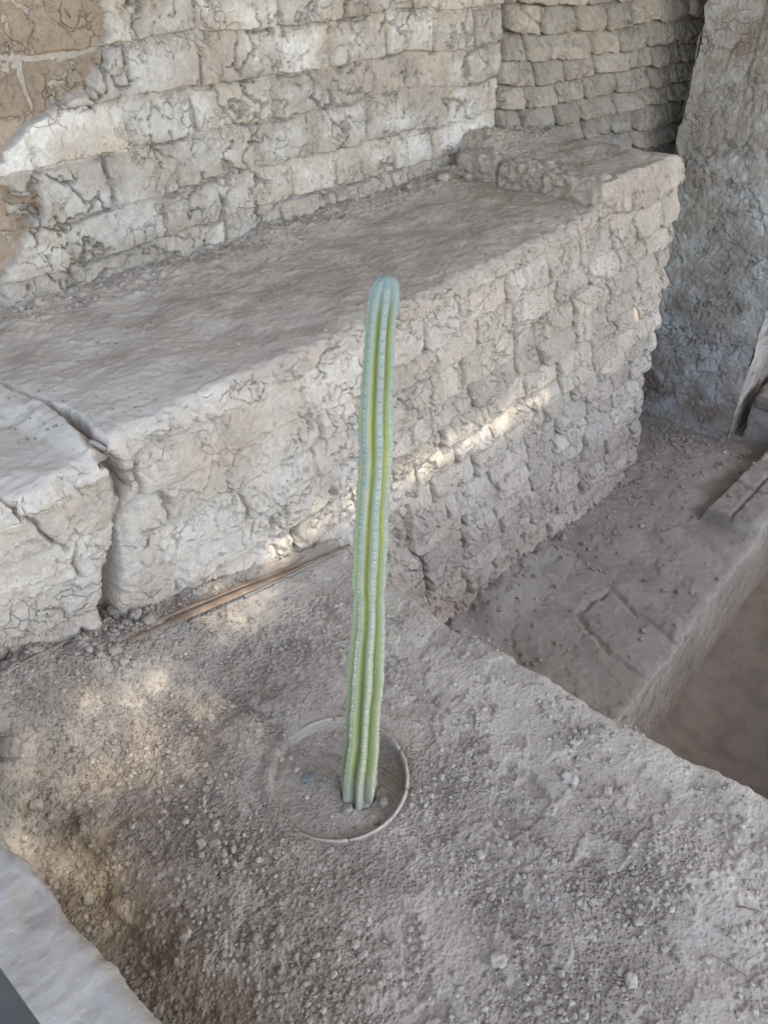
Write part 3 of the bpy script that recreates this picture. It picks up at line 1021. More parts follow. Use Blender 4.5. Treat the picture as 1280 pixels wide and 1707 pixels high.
# ------------------------------------------------------------ pot rim
def make_pot(soil):
    th = thing('buried_pot', 'round clay pot buried to its cracked rim around the cactus foot', 'plant pot', (POT[0], POT[1], -.03))
    mat = plain('dusty_clay', (.36, .315, .265), .9, .15, .0012, 90, .18)
    segs = [(-128, -62), (-61.3, -24), (-23.2, 6), (6.8, 47), (47.8, 96), (-175, -128.8)]
    for k, (a0, a1) in enumerate(segs):
        n = max(6, int((a1 - a0) / 2.2)); m = 12
        rr = np.random.default_rng(40 + k)
        V = []
        for i in range(n + 1):
            f = i / n
            a = R(a0 + (a1 - a0) * f)
            # thins out as it goes under the soil
            thin = 1.0
            if k == 4: thin = 1 - .85 * f
            if k == 5: thin = .22 + .5 * f
            if k == 0: thin = .50 + .5 * f
            drop = -.003 + (.006 * thin)
            c = POT_R + .0 + .0015 * math.sin(3 * a) + rr.normal() * .0003
            end = 1 - .35 * (i == 0 or i == n)
            for j in range(m):
                b_ = 2 * math.pi * j / m
                ux = math.cos(b_) * .0048 * thin * end
                uz = math.sin(b_) * (.010 if math.sin(b_) < 0 else .0065) * end
                uz = uz if uz > 0 else uz * 3.6
                V.append(((c + ux) * math.cos(a), (c + ux) * math.sin(a), .028 + drop + uz + rr.normal() * .0003))
        V = np.array(V)
        idx = np.arange((n + 1) * m).reshape(n + 1, m); nx = np.roll(idx, -1, 1)
        F = np.stack([idx[:-1], nx[:-1], nx[1:], idx[1:]], -1).reshape(-1, 4)
        me = np_mesh('rim_piece', V, F, mat)
        import bmesh
        bm = bmesh.new(); bm.from_mesh(me)
        bm.verts.ensure_lookup_table()
        bm.faces.new([bm.verts[i] for i in range(m)]); bm.faces.new([bm.verts[n * m + i] for i in range(m)][::-1])
        bmesh.ops.recalc_face_normals(bm, faces=bm.faces)
        bm.to_mesh(me); bm.free()
        link(bpy.data.objects.new('rim_piece', me), th)
    soil.parent = th
    soil.location = Vector(soil.location) - Vector(th.location)
    soil['label'] = 'grey brown soil filling the pot'
    return th


# ------------------------------------------------------------ loose things
def clod(name, x, y, size, grid, mat, seed, flat=.6, z=None, attr=(.5, .5, .3), rf=.75, sink=.18):
    size = size * .86
    zz = (zsample(grid, x, y) if z is None else z) + size * flat * (.5 - sink)
    return rough_block(name, (size, size * .8, size * flat), (x, y, zz), seed * 1.7, mat, None, seed, 8, size * .13, rf * .8, (.2 * math.sin(seed), .2 * math.cos(seed * 2)), attr)


def strip(name, pts, widths, thick, mat, parent, curl=.3, seed=0, twist=0.0, nseg=60):
    """split cane: a long thin curved strip along pts"""
    pts = np.array(pts, float)
    L = np.concatenate([[0], np.cumsum(np.linalg.norm(np.diff(pts, axis=0), axis=1))]); L /= L[-1]
    f = np.linspace(0, 1, nseg)
    c = np.stack([np.interp(f, L, pts[:, i]) for i in range(3)], -1)
    w = np.interp(f, np.linspace(0, 1, len(widths)), widths)
    rr = np.random.default_rng(seed)
    ker = np.ones(5) / 5
    for i in range(3):
        c[:, i] = np.convolve(np.pad(c[:, i], 2, 'edge'), ker, 'valid') + rr.normal(size=nseg) * .0004
    tg = np.gradient(c, axis=0); tg /= np.linalg.norm(tg, axis=1, keepdims=True)
    up = np.array([0, 0, 1.])
    sd_ = np.cross(tg, up); sd_ /= np.linalg.norm(sd_, axis=1, keepdims=True)
    upv = np.cross(sd_, tg)
    m = 10
    V = []
    for i in range(nseg):
        tw = twist * f[i] + .12 * math.sin(9 * f[i] + seed)
        S1 = sd_[i] * math.cos(tw) + upv[i] * math.sin(tw); U1 = upv[i] * math.cos(tw) - sd_[i] * math.sin(tw)
        for j in range(m):
            a = -1 + 2 * j / (m - 1)
            V.append(c[i] + S1 * a * w[i] / 2 + U1 * (thick / 2 - curl * w[i] * a * a * .5 + .0012 * math.sin(a * 14 + seed)))
        for j in range(m):
            a = 1 - 2 * j / (m - 1)
            V.append(c[i] + S1 * a * w[i] / 2 + U1 * (-thick / 2 - curl * w[i] * a * a * .5))
    V = np.array(V)
    k = 2 * m
    idx = np.arange(nseg * k).reshape(nseg, k); nx = np.roll(idx, -1, 1)
    F = np.stack([idx[:-1], idx[1:], nx[1:], nx[:-1]], -1).reshape(-1, 4)
    o = bpy.data.objects.new(name, None)
    pl = np.array(parent.location) if parent is not None else V.mean(0)
    me = np_mesh(name, V - pl, F, mat)
    import bmesh
    bm = bmesh.new(); bm.from_mesh(me); bm.verts.ensure_lookup_table()
    bm.faces.new([bm.verts[i] for i in range(k)]); bm.faces.new([bm.verts[(nseg - 1) * k + i] for i in range(k)][::-1])
    bmesh.ops.recalc_face_normals(bm, faces=bm.faces)
    bm.to_mesh(me); bm.free()
    bpy.data.objects.remove(o)
    o = bpy.data.objects.new(name, me)
    if parent is None: o.location = Vector(pl)
    return link(o, parent)


def cane_material(name, a, b, c):
    m, nt, bs = nodes(name, .55, .35)
    g = NB(nt)
    geo = g.n('ShaderNodeNewGeometry')
    # fibres run along the cane (about 23 degrees off the x axis)
    mp = g.n('ShaderNodeMapping'); mp.vector_type = 'POINT'
    mp.inputs['Rotation'].default_value = (0, 0, R(14)); mp.inputs['Scale'].default_value = (5, 420, 420)
    g.l(geo.outputs['Position'], mp.inputs['Vector'])
    n = g.noise(mp.outputs[0], 1, 3, .6)
    n2 = g.noise(geo.outputs['Position'], 14, 4, .6)
    col = g.mix(g.ramp(n, .35, .65), a, b)
    col = g.mix(g.ramp(n2, .42, .70), col, c)
    g.l(col, bs.inputs['Base Color'])
    g.l(g.bump(n, .0015, .7), bs.inputs['Normal'])
    return m


# ================================================================= BUILD
# ---- distant ground: one sheet with the excavation left open
def make_terrain():
    m = mud_material('desert_ground', (.34, .30, .25), (.40, .37, .33), (.28, .24, .2), (.36, .33, .28), .3, crackb=0)
    x0, x1, y0, y1 = 1.36, 6.4, -1.25, 3.0
    L = 150
    xs = [-L, -20, -2, .03, x0, x1, 20, L]; ys = [-L, -20, -3, y0, -.35, 1.6, y1, 20, L]
    V = [(x, y, -.012 if (x < 1.5) else 0.0) for x in xs for y in ys]
    n = len(ys); F = []
    for i in range(len(xs) - 1):
        for j in range(len(ys) - 1):
            cx, cy = (xs[i] + xs[i + 1]) / 2, (ys[j] + ys[j + 1]) / 2
            if x0 < cx < x1 and y0 < cy < y1: continue
            if .03 < cx < x0 and -.35 < cy < 1.6: continue
            F.append((i * n + j, (i + 1) * n + j, (i + 1) * n + j + 1, i * n + j + 1))
    V = np.array(V)
    A = np.ones((len(V), 4)) * .4
    o = link(bpy.data.objects.new('ground', np_mesh('ground', V, np.array(F), m, A, False)))
    tag(o, kind='structure')


make_terrain()
make_bench()

bw = thing('plastered_wall', 'tall pale mud plastered brick wall rising behind the bench', 'wall', (2.1, 2.3, .6))
make_wall(bw, 'X', 2.285, (.72, 3.47), (.60, 1.66), lambda x: .0036 + .0006 * x, lambda z: .0046, -1, M_back, .145, .30, 301,
          pale=.46, vis0=.58, depth=.022, eros=.45, crackamt=.05, jopen=-.02, custom=back_custom)
backing(bw, 'wall_core', (-.6, 2.32, -.5), (3.42, 2.9, 2.5), M_back)
backing(bw, 'wall_head', (-.6, 2.285, 1.655), (3.46, 2.319, 2.5), M_back)
rw = thing('rough_brick_wall', 'rough bare adobe brick wall set back at the upper right of the bench', 'wall', (4.8, 2.4, -1.05))
make_wall(rw, 'X', 2.365, (3.44, 5.6), (.10, 1.66), lambda x: .0065, lambda z: .0058, -1, M_rough, .106, .24, 402,
          pale=.36, vis0=1.2, depth=.050, eros=.75, crackamt=-.15, jopen=.5, custom=rough_custom)
backing(rw, 'wall_core', (3.424, 2.42, -1.2), (6.5, 2.9, 2.5), M_rough)
backing(rw, 'wall_head', (3.424, 2.36, 1.655), (6.5, 2.419, 2.5), M_rough)
fw_ = thing('shaded_pier', 'shaded mud pier with flaking grey blue plaster at the far right', 'pier', (5.1, 1.45, -1.05))
make_wall(fw_, 'Y', 4.75, (1.115, 1.86), (-1.16, 1.66), lambda x: .0075, lambda z: .0075, -1, M_far, .16, .34, 503,
          pale=.3, vis0=.12, depth=.012, eros=.3, crackamt=.05, jopen=-.9, curl=.55, custom=far_custom)
make_wall(fw_, 'X', 1.113, (4.75, 5.6), (-1.16, 1.66), lambda x: .011, lambda z: .011, -1, M_back, .16, .34, 504,
          pale=.35, vis0=.12, depth=.012, eros=.3, crackamt=.0, jopen=-.9)
make_wall(fw_, 'X', 1.862, (4.75, 5.6), (-1.16, 1.66), lambda x: .03, lambda z: .03, 1, M_far, .16, .34, 505,
          pale=.2, vis0=.12, depth=.012, eros=.3, crackamt=.0, jopen=-.9)
backing(fw_, 'wall_core', (4.79, 1.15, -1.2), (5.6, 1.82, 2.45), M_far)
# enclosing earth sides of the pit
ew = thing('pit_side_wall', 'plain earth side closing the pit beyond the pier', 'wall', (6.3, .5, -1.9))
backing(ew, 'east_side', (6.31, -1.3, -2.0), (6.6, 2.9, 1.2), M_pit)
sw = thing('pit_near_wall', 'plain earth side of the deep pit below the visitors', 'wall', (3.5, -1.25, -1.9))
backing(sw, 'south_side', (1.36, -1.6, -2.0), (6.6, -1.22, -.004), M_pit)

soil, GRID, GRIT = make_platform()
make_pit()
# block leaning by the pier, right edge
lb = thing('low_brick_block', 'low reddish topped adobe block at the right edge beside the pier', 'block', (5.1, .9, -1.05))
rough_block('lower_block', (.62, .46, .30), (5.17, .83, -.98), .02, M_pit, lb, 61, 22, .02, .12, attr=(.5, .5, .3))
rough_block('brick', (.30, .40, .09), (5.00, .85, -.80), .05, M_pit, lb, 62, 16, .012, .16, attr=(.2, .45, .9))
rough_block('brick', (.28, .38, .08), (5.33, .84, -.80), -.03, M_pit, lb, 63, 16, .012, .16, attr=(.2, .5, .8))

# ---- the three eroded blocks in front of the raised end of the bench
for k, (yy, ly, xx) in enumerate(((1.60, .30, 3.135), (1.86, .24, 3.16), (2.12, .22, 3.19))):
    o = rough_block('ledge_block', (.16, ly, .13), (xx, yy, .725), R(-3), M_front, None, 70 + k, 26, .020, .30, attr=(.35, .45 + .05 * k, .3))
    tag(o, ('nearest of three rounded mud blocks edging the raised bench end', 'middle of three rounded mud blocks edging the raised bench end',
            'rearmost rounded mud block against the plastered wall')[k], 'mud block', 'blocks edging the raised bench end')

# ---- pale slab in the near left corner
def make_slab():
    ZS = .40
    T = np.concatenate([steps(-.75, 0, lambda t: .004), steps(0, .42, lambda t: .008)[1:]])
    Y = steps(.25, 1.35, lambda y: .004)
    t, y = np.meshgrid(T, Y, indexing='ij')
    rad = .022
    xe = .118 + .016 * fbm(y * 4, t * 0 + 1, 4, 401) + .005 * fbm(y * 20, t * 0 + 5, 3, 402)
    a = np.clip((t + rad) / (2 * rad), 0, 1) * np.pi / 2
    x = np.where(t < -rad, t, np.where(t > rad, 0, -rad + rad * np.sin(a))) + xe * sst(-.3, 0, t)
    z = np.where(t < -rad, ZS, np.where(t > rad, ZS - t, ZS - rad * (1 - np.cos(a))))
    P = np.stack([x, y, z], -1)
    N = grid_normals(P)
    if N[5, 5, 2] < 0: N = -N
    h = .008 * fbm(t * 4, y * 4, 4, 403) + .0025 * fbm(t * 16, y * 30, 4, 404) + .0012 * fbm(t * 60, y * 60, 3, 405)
    d = np.hypot((t + .02) / .55, (y - .80)) + .01 * fbm(t * 20, y * 20, 3, 406)
    h -= .010 * sst(.06, .02, d)
    P = P + N * h[..., None]
    A = attr4(t.shape)
    A[..., 0] = .65 + .5 * fbm(t * 6, y * 4, 4, 407); A[..., 1] = .5
    A[..., 2] = .12 + .5 * fbm(t * 7 + 3, y * 7, 4, 408) + .4 * sst(.02, .1, t)
    A[..., :3] = np.clip(A[..., :3], 0, 1)
    fid = np.zeros((t.shape[0] - 1, t.shape[1] - 1), dtype=np.int64)
    for i, o in sheet_objects(P, A, fid, lambda i: 'low_pale_wall', M_slab, None):
        tag(o, 'pale grey smooth topped low wall in the near left corner', 'low wall')


make_slab()
# visitors' railing, only its rounded top shows in the corner
rail = thing('metal_railing', 'dark grey metal railing tube at the bottom left corner', 'railing', (-.03, .4, .4))
mm = plain('grey_metal', (.07, .078, .085), .45, .5, 0, 30, .1)


def tube(name, p, q, r, mat, parent, n=20):
    p = np.array(p, float); q = np.array(q, float); d = q - p; L = np.linalg.norm(d); d /= L
    u = np.cross(d, [0.3, 0.2, 1.0]); u /= np.linalg.norm(u); v = np.cross(d, u)
    V = []
    prof = [(0, 0.01), (0, r * .8), (r * .2, r), (L - r * .2, r), (L, r * .8), (L, .01)]
    for l, rr in prof:
        for k in range(n):
            a = 2 * math.pi * k / n
            V.append(p + d * l + (u * math.cos(a) + v * math.sin(a)) * rr)
    idx = np.arange(len(prof) * n).reshape(-1, n); nx = np.roll(idx, -1, 1)
    F = np.stack([idx[:-1], nx[:-1], nx[1:], idx[1:]], -1).reshape(-1, 4)
    return link(bpy.data.objects.new(name, np_mesh(name, np.array(V) - np.array(parent.location), F, mat)), parent)


tube('top_rail', (-.019, -.6, .95), (-.019, 1.6, .95), .024, mm, rail)
tube('post', (-.05, -.5, .38), (-.035, -.5, .94), .02, mm, rail)
tube('post', (-.05, 1.5, .15), (-.035, 1.5, .94), .02, mm, rail)

make_cactus()
pot = make_pot(soil)

# ---- split cane and twigs
mc = cane_material('dry_cane', (.30, .215, .15), (.22, .15, .105), (.34, .28, .22))
mt = cane_material('grey_twig', (.34, .29, .23), (.24, .20, .16), (.40, .36, .31))


def gz(x, y):
    return zsample(GRID, x, y)


def ground_at_pixel(px, py):
    """walk the view ray of photo pixel (px, py) down to the platform; used once to place the small finds"""
    f = 1281.
    hx, hy = math.cos(HEAD), math.sin(HEAD)
    fwd = np.array([hx * math.cos(PITCH), hy * math.cos(PITCH), -math.sin(PITCH)])
    rt = np.array([hy, -hx, 0.]); up = np.cross(rt, fwd)
    d = fwd * f + rt * (px - 640) - up * (py - 853.5); d /= np.linalg.norm(d)
    t = 1.0
    while t < 3.5:
        p = np.array([0, 0, EYE]) + d * t
        if p[2] <= gz(p[0], p[1]): break
        t += .003
    return p


A0 = ground_at_pixel(208, 1072); A1 = ground_at_pixel(400, 990); A2 = ground_at_pixel(585, 912)
cane = thing('split_cane', 'long split brown cane lying at the foot of the bench behind the cactus', 'cane', tuple(A1))
up_ = np.array([0, 0, 1.])
sdv = np.array([.30, .95, 0.])


def P_(p, dz, ds=0): return tuple(np.array(p) + up_ * dz + sdv * ds)


q1 = (np.array(A0) * .5 + np.array(A1) * .5); q2 = (np.array(A1) * .5 + np.array(A2) * .5)
q1[2] = max(q1[2], gz(q1[0], q1[1])); q2[2] = max(q2[2], gz(q2[0], q2[1]))
strip('cane_strip', [P_(A0, .010, -.006), P_(q1, .016, -.010), P_(A1, .018, -.012), P_(q2, .018, -.008), P_(A2, .014)], [.019, .024, .026, .017, .006], .003, mc, cane, .25, 1, .3)
strip('cane_strip', [P_(A0, .016, .012), P_(q1, .022, .008), P_(A1, .022, .006), P_(q2, .022, .003)], [.006, .009, .009, .005], .003, mc, cane, .2, 2, -.2)
strip('cane_strip', [P_(A1, .010, -.028), P_(q2, .012, -.014), P_(A2, .010, -.004)], [.006, .010, .005], .0025, mt, cane, .2, 3, .2)

B0 = ground_at_pixel(2, 1130); B1 = ground_at_pixel(60, 1100); B2 = ground_at_pixel(114, 1072)
tw = thing('dry_twig', 'thin grey dry cane at the left edge on the dirt', 'twig', tuple(B1))
strip('twig_strip', [P_(B0, .010), P_(B1, .014), P_(B2, .008)], [.012, .009, .004], .003, mt, tw, .2, 4)
strip('twig_strip', [P_(ground_at_pixel(8, 1128), .012), P_(ground_at_pixel(30, 1112), .016), P_(ground_at_pixel(62, 1112), .008)], [.005, .005, .003], .002, mt, tw, .2, 5)
tl = [('short dark twig at the foot of the left bench block', (100, 1058), (135, 1053), .005),
      ('short pale straw on dirt above left patch', (96, 1150), (114, 1136), .003),
      ('short straw stick left of the buried pot', (318, 1218), (345, 1236), .004),
      ('pale straw on soil inside the pot beside the cactus', (538, 1258), (566, 1261), .002),
      ('small stick right behind the cactus foot', (636, 1172), (650, 1168), .003),
      ('straw lying in the lower right dirt', (1225, 1512), (1268, 1522), .0025),
      ('thin straw at lower right corner', (1180, 1590), (1260, 1640), .0018),
      ('thin stalk crossing the pale left patch', (58, 1315), (112, 1280), .002),
      ('small forked straw on dirt in lower middle', (860, 1560), (872, 1570), .002)]
for lab, a, b, w in tl:
    pa, pb = ground_at_pixel(*a), ground_at_pixel(*b)
    pm = (pa + pb) / 2; pm[2] = max(gz(pm[0], pm[1]), pm[2]) + .002
    o = strip('straw', [P_(pa, .003), tuple(pm + up_ * .003), P_(pb, .003)], [w, w, w * .6], w * .6, mt, None, .2, int(a[0]), nseg=12)
    tag(o, lab, 'straw', 'straws and sticks on the platform')

# ---- stones one can point at
mclod = mud_material('clod', (.32, .28, .235), (.41, .37, .31), (.24, .205, .165), (.34, .30, .255), .4, crackb=0)
stones = [('small round white stone inside the pot rim, left of the cactus', 494, 1285, .017, (.95, .7, 0)),
          ('flat blue grey stone shard beside the white stone in the pot', 513, 1298, .028, (0, .3, 0)),
          ('grey clod in front of the cactus foot, left one', 580, 1352, .026, (.5, .6, .1)),
          ('grey clod in front of the cactus foot, biggest', 606, 1344, .030, (.55, .65, .1)),
          ('clod at right inside the pot near the rim', 640, 1340, .026, (.4, .5, .3)),
          ('pale pebble in the pot soil left of the clods', 553, 1362, .010, (.9, .6, 0)),
          ('pale stone left of the pot, above its rim', 468, 1267, .014, (.8, .6, 0)),
          ('flat pale stone further left of the pot on the dirt', 430, 1218, .018, (.7, .6, .1)),
          ('flat pale clod upper left of the pot', 352, 1198, .026, (.6, .55, .1)),
          ('angular pale clod below the pot to the left', 358, 1410, .026, (.75, .6, .1)),
          ('rounder clod just left of the angular pale clod', 336, 1408, .022, (.5, .5, .2)),
          ('pale clod to the right behind the cactus foot', 658, 1145, .014, (.85, .6, 0)),
          ('large pale flat clod in the gravel right of the pot', 949, 1300, .042, (.75, .6, 0)),
          ('small pale clod above the gravel at right', 1012, 1320, .026, (.7, .6, 0)),
          ('squarish clod standing in the bottom middle gravel', 829, 1603, .034, (.7, .55, .1)),
          ('pale clod right of the bottom middle gravel', 1050, 1637, .028, (.75, .6, .1)),
          ('clod at the bottom right gravel patch', 1062, 1538, .022, (.6, .5, .1)),
          ('pale clod in the lower middle gravel patch', 800, 1427, .022, (.75, .6, .1)),
          ('clod near the tip of the left foreground flake', 308, 1560, .026, (.5, .5, .2)),
          ('round clod below the end of the cane', 150, 1084, .022, (.65, .6, .1)),
          ('large clod beside the end of the cane', 193, 1087, .034, (.6, .55, .1)),
          ('tall thin clod between the round clod and the cane', 167, 1092, .022, (.6, .5, .1)),
          ('pale clod under the tip of the cane', 208, 1105, .026, (.75, .6, .1)),
          ('lower of the pale clods under the cane tip', 222, 1108, .022, (.85, .65, 0)),
          ('small clod next to the round clod on the left dirt', 158, 1075, .014, (.6, .5, .1)),
          ('large rubble lump at the foot of the bench crack', 195, 1022, .044, (.5, .5, .2)),
          ('rubble lump right of the bench crack foot', 228, 1026, .034, (.6, .55, .1)),
          ('small rubble lump below the bench crack', 212, 1040, .024, (.6, .5, .1)),
          ('broken clod by the left edge of the photograph', 18, 1255, .060, (.4, .5, .3)),
          ('clod on the pale patch by the low wall', 62, 1345, .030, (.6, .5, .1)),
          ('clod against the low pale wall', 150, 1500, .030, (.5, .5, .4)),
          ('mud lump under the middle of the cane', 250, 1037, .030, (.6, .55, .1))]
for k, (lab, px, py, size, at_) in enumerate(stones):
    p = ground_at_pixel(px, py)
    nm = 'stone' if 'stone' in lab or 'pebble' in lab else ('rubble_lump' if 'lump' in lab else 'clod')
    o = clod(nm, p[0], p[1], size, GRID, mclod, 100 + k, .35 if 'flat' in lab or 'shard' in lab else .65, attr=at_, rf=.6 if k else .9)
    tag(o, lab, 'stone' if nm == 'stone' else 'clod', 'stones and clods lying on the platform')
if True:
    mb = plain('blue_stone', (.20, .225, .235), .8, .2, .001, 80, .2)
    for o in sc.objects:
        if o.get('label', '').startswith('flat blue grey'):
            o.data.materials[0] = mb
# stones on the bench top
for lab, x, y, s_, at_ in (('pale angular stone on the bench by the back wall', 2.93, 2.17, .045, (.9, .6, 0)),
                           ('small clod on the bench in the rear corner', 3.02, 2.10, .035, (.5, .5, .2)),
                           ('second pale clod along the foot of the back wall', 2.72, 2.20, .03, (.6, .5, .1))):
    o = rough_block('stone', (s_, s_ * .8, s_ * .7), (x, y, .71 + s_ * .3), x * 5, mclod, None, int(x * 100), 7, s_ * .15, .6, attr=at_)
    tag(o, lab, 'stone', 'stones on the bench top')


# ---- gravel: joined small stones, too many to count
def gravel(name, N, place, smin, smax, mat, seed):
    rr = np.random.default_rng(seed)
    t = (1 + 5 ** .5) / 2
    ico = np.array([(-1, t, 0), (1, t, 0), (-1, -t, 0), (1, -t, 0), (0, -1, t), (0, 1, t), (0, -1, -t), (0, 1, -t), (t, 0, -1), (t, 0, 1), (-t, 0, -1), (-t, 0, 1)]) / 1.9
    fc = np.array([(0, 11, 5), (0, 5, 1), (0, 1, 7), (0, 7, 10), (0, 10, 11), (1, 5, 9), (5, 11, 4), (11, 10, 2), (10, 7, 6), (7, 1, 8),
                   (3, 9, 4), (3, 4, 2), (3, 2, 6), (3, 6, 8), (3, 8, 9), (4, 9, 5), (2, 4, 11), (6, 2, 10), (8, 6, 7), (9, 8, 1)])
    pts = place(rr, N)
    n = len(pts)
    size = smin * (smax / smin) ** (rr.random(n) ** 2.4)
    V = ico[None] * (1 + .28 * (rr.random((n, 12, 1)) - .5)) * size[:, None, None] * .5
    V = V * (1 + .5 * (rr.random((n, 1, 3)) - .5)) * np.array([1, 1, .75])
    a = rr.random(n) * 6.28
    c, s_ = np.cos(a), np.sin(a)
    x = V[..., 0] * c[:, None] - V[..., 1] * s_[:, None]; y = V[..., 0] * s_[:, None] + V[..., 1] * c[:, None]
    V = np.stack([x, y, V[..., 2]], -1) + pts[:, None, :] + np.array([0, 0, 1]) * size[:, None, None] * .12
    F = (fc[None] + (np.arange(n) * 12)[:, None, None]).reshape(-1, 3)
    A = np.ones((n, 12, 4)); A[..., 0] = rr.random((n, 1)) * .9; A[..., 1] = rr.random((n, 1)); A[..., 2] = rr.random((n, 1)) * .6
    me = np_mesh(name, V.reshape(-1, 3), F, mat, A.reshape(-1, 4), False)
    o = link(bpy.data.objects.new(name, me))
    tag(o, kind='stuff')
    return o


def place_platform(rr, N):
    out = []
    X, Y, Z = GRID['X'], GRID['Y'], GRID['Z']
    i = rr.integers(0, len(X), N * 4); j = rr.integers(0, len(Y), N * 4)
    clump = fbm(X[i] * 7, Y[j] * 7, 3, 601)
    p = np.clip(.15 + .8 * GRIT[i, j] + 1.6 * clump, 0.03, 1.3) * .5
    r = np.hypot(X[i] - POT[0], Y[j] - POT[1])
    p = np.where(r < POT_R + .015, p * .35, p)
    p = np.where(np.abs(r - POT_R) < .010, 0, p)
    p = np.where(np.hypot(X[i] - CF[0], Y[j] - CF[1]) < .050, 0, p)
    p = p + .8 * sst(1.30, 1.45, Y[j]) * (X[i] < 1.25)
    k = rr.random(N * 4) < p
    i, j = i[k][:N], j[k][:N]
    return np.stack([X[i], Y[j], Z[i, j]], -1)


g1 = gravel('gravel', 30000, place_platform, .0016, .017, mclod, 77)
# short straws, one object
rr_ = np.random.default_rng(91)
sp_ = place_platform(rr_, 420)
SV = []; SF = []
for p in sp_:
    a = rr_.random() * 6.28; L = .004 + .018 * rr_.random() ** 2; w = .0004 + .0006 * rr_.random()
    d = np.array([math.cos(a), math.sin(a), 0]); q = np.array([-d[1], d[0], 0])
    o = len(SV); bz = p + np.array([0, 0, .0016])
    for e in (-1, 1):
        for (u_, v_) in ((-1, -.5), (1, -.5), (0, 1)):
            SV.append(bz + d * e * L + q * u_ * w + np.array([0, 0, v_ * w + .001 * (e > 0)]))
    SF += [(o, o + 1, o + 4, o + 3), (o + 1, o + 2, o + 5, o + 4), (o + 2, o, o + 3, o + 5)]
so = link(bpy.data.objects.new('straw_litter', np_mesh('straw_litter', np.array(SV), np.array(SF), mt, None, False)))
tag(so, 'tiny straw bits strewn over the platform', kind='stuff')
g1['label'] = 'fine gravel and mud crumbs scattered over the platform'


def bench_z(x, y):
    i = int(np.clip(np.searchsorted(BTOP[0], x), 0, len(BTOP[0]) - 1)); j = int(np.clip(np.searchsorted(BTOP[1], y - YT), 0, len(BTOP[1]) - 1))
    return BTOP[2][i, j]


def place_bench(rr, N):
    x = .8 + rr.random(N) * 2.3
    y = 2.262 - np.abs(rr.normal(size=N)) * .07
    return np.stack([x, y, np.array([bench_z(a_, b_) for a_, b_ in zip(x, y)])], -1)


g2 = gravel('rubble_crumbs', 900, place_bench, .004, .022, mclod, 78)
def place_pit(rr, N):
    Xs, T, P = PITG
    i = rr.integers(0, len(Xs), N * 12); j = rr.integers(0, len(T), N * 12)
    X, Y = Xs[i], .58 - T[j]
    p = .05 + .9 * np.exp(-np.abs(Y - 1.40) / .10) + .6 * np.exp(-np.abs(X - 4.66) / .12) + .5 * sst(.1, .4, fbm(X * 4, Y * 4, 3, 607)) * (X > 3.9)
    k = (rr.random(N * 12) < p * .6) & (T[j] < -.03) & (Y < 2.0)
    return P[i[k][:N], j[k][:N]]


g4 = gravel('pit_rubble', 3200, place_pit, .004, .034, mclod, 80)
g4['label'] = 'crumbs and rubble along the walls of the sunken pit'


def place_top(rr, N):
    x = .3 + rr.random(N * 3) * 2.8; y = 1.50 + rr.random(N * 3) * .7
    k = rr.random(N * 3) < np.clip(.25 + 1.2 * fbm(x * 4, y * 4, 3, 605), 0.02, 1)
    x, y = x[k][:N], y[k][:N]
    z = np.array([bench_z(a, b) for a, b in zip(x, y)])
    return np.stack([x, y, z], -1)


g3 = gravel('bench_crumbs', 2600, place_top, .0018, .010, mclod, 79)
g3['label'] = 'tiny crumbs lying on the bench top'
g2['label'] = 'crumbs fallen along the foot of the back wall'

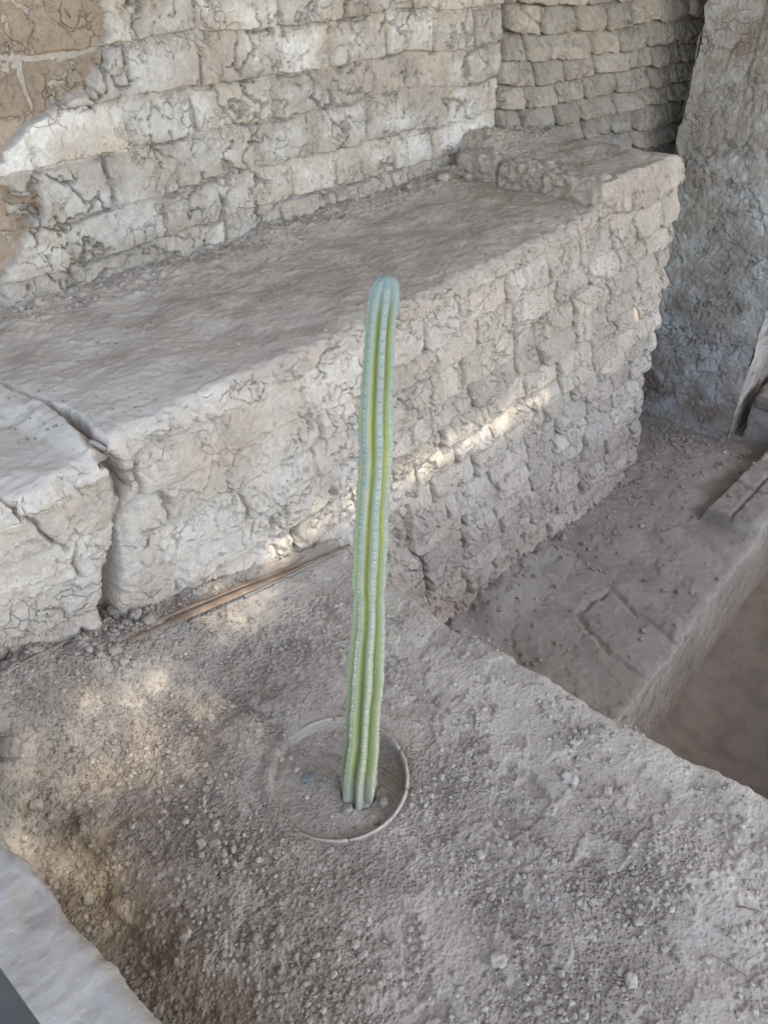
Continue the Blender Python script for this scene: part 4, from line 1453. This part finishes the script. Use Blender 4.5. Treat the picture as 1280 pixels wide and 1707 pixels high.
# ---- shelter roof that shades the ruin; the sun comes through gaps in its mats
def make_roof():
    ZR = 3.5
    th = thing('shelter_roof', 'flat cane mat roof of the protective shelter overhead', 'roof', (2, 0, ZR))
    k = (ZR) / SUN.z
    mat = plain('cane_mat', (.33, .27, .19), .9, .1)

    def at(p):
        """where the ray from ground point p to the sun crosses the roof"""
        s_ = (ZR - p[2]) / SUN.z
        return p[0] + SUN.x * s_, p[1] + SUN.y * s_
    x0, x1, y0, y1 = -1.0, 7.2, -3.5, 3.0
    cw = .012
    nx = int((x1 - x0) / cw); ny = int((y1 - y0) / cw)
    X = x0 + (np.arange(nx) + .5) * cw; Y = y0 + (np.arange(ny) + .5) * cw
    gx, gy = np.meshgrid(X, Y, indexing='ij')
    rr = np.random.default_rng(9)
    dens = np.zeros(gx.shape)          # share of the mat left open, shaped for the sun patches
    n1 = fbm(gx * 5, gy * 5, 4, 701); n2 = fbm(gx * 12, gy * 12, 3, 703)
    # a long thin split put in the mat for the streak on the brick face
    a = at((1.15, 1.42, .10)); b = at((2.72, 1.42, -.03)); c = at((1.9, 1.42, .035))
    d = polydist(gx, gy, [a, c, b]) + .010 * n2
    dens = np.maximum(dens, .55 * sst(.050, .010, d) * (.88 + .35 * n1))
    a = at((3.57, 1.42, .06))
    dens = np.maximum(dens, .7 * (np.hypot(gx - a[0], gy - a[1]) < .035))
    # openings placed for the platform's sun patches, a pole-wide closed strip between them
    P1 = at((.90, 1.37, .03))
    u = (gx - P1[0]); v = (gy - P1[1])
    line = u + .55 * v
    dens = np.maximum(dens,  .34 * sst(.22, .02, np.hypot(u / 1.2, v / .8) + .05 * n2) * (line > -.10))
    P2 = at((.50, 1.22, 0))
    u2 = (gx - P2[0]); v2 = (gy - P2[1])
    el = np.hypot((u2 + .35 * v2) / 1.1, v2 / .85)
    dens = np.maximum(dens, .36 * sst(.38, .03, el + .04 * n2) * (line < -.19) * (.95 + .25 * n2))
    P3 = at((.20, 1.06, 0))
    el = np.hypot((gx - P3[0]) / .7, (gy - P3[1]) / 1.3)
    dens = np.maximum(dens, .32 * sst(.22, .04, el + .03 * n2) * (.9 + .3 * n2))
    hole = (rr.random(gx.shape) < dens * .95).astype(float)
    V = []; F = []
    tk = .012

    def box(xa, xb, ya, yb, za, zb):
        o = len(V)
        V.extend([(x, y, z) for x in (xa, xb) for y in (ya, yb) for z in (za, zb)])
        F.extend([tuple(o + q for q in f) for f in ((0, 1, 3, 2), (4, 6, 7, 5), (0, 4, 5, 1), (2, 3, 7, 6), (0, 2, 6, 4), (1, 5, 7, 3))])
    for j in range(ny):
        col_ = hole[:, j] > .5
        i = 0
        while i < nx:
            if col_[i]: i += 1; continue
            i2 = i
            while i2 < nx and not col_[i2]: i2 += 1
            box(x0 + i * cw, x0 + i2 * cw, y0 + j * cw, y0 + (j + 1) * cw + .0008 * (j % 2), ZR + .001 * (j % 2), ZR + tk + .001 * (j % 2))
            i = i2
    o = link(bpy.data.objects.new('cane_mat', np_mesh('cane_mat', np.array(V) - np.array(th.location), np.array(F), mat, None, False)), th)
    wood = plain('pole_wood', (.25, .18, .12), .8, .2)
    for yy in (-3.3, -1.3, 2.75):
        tube('pole', (x0, yy, ZR - .07), (x1, yy, ZR - .07), .05, wood, th)
    for (px_, py_) in ((-.95, -3.3), (7.1, -3.3), (-.95, 2.95), (7.1, 2.95)):
        tube('post', (px_, py_, -.1), (px_, py_, ZR - .1), .06, wood, th)


make_roof()
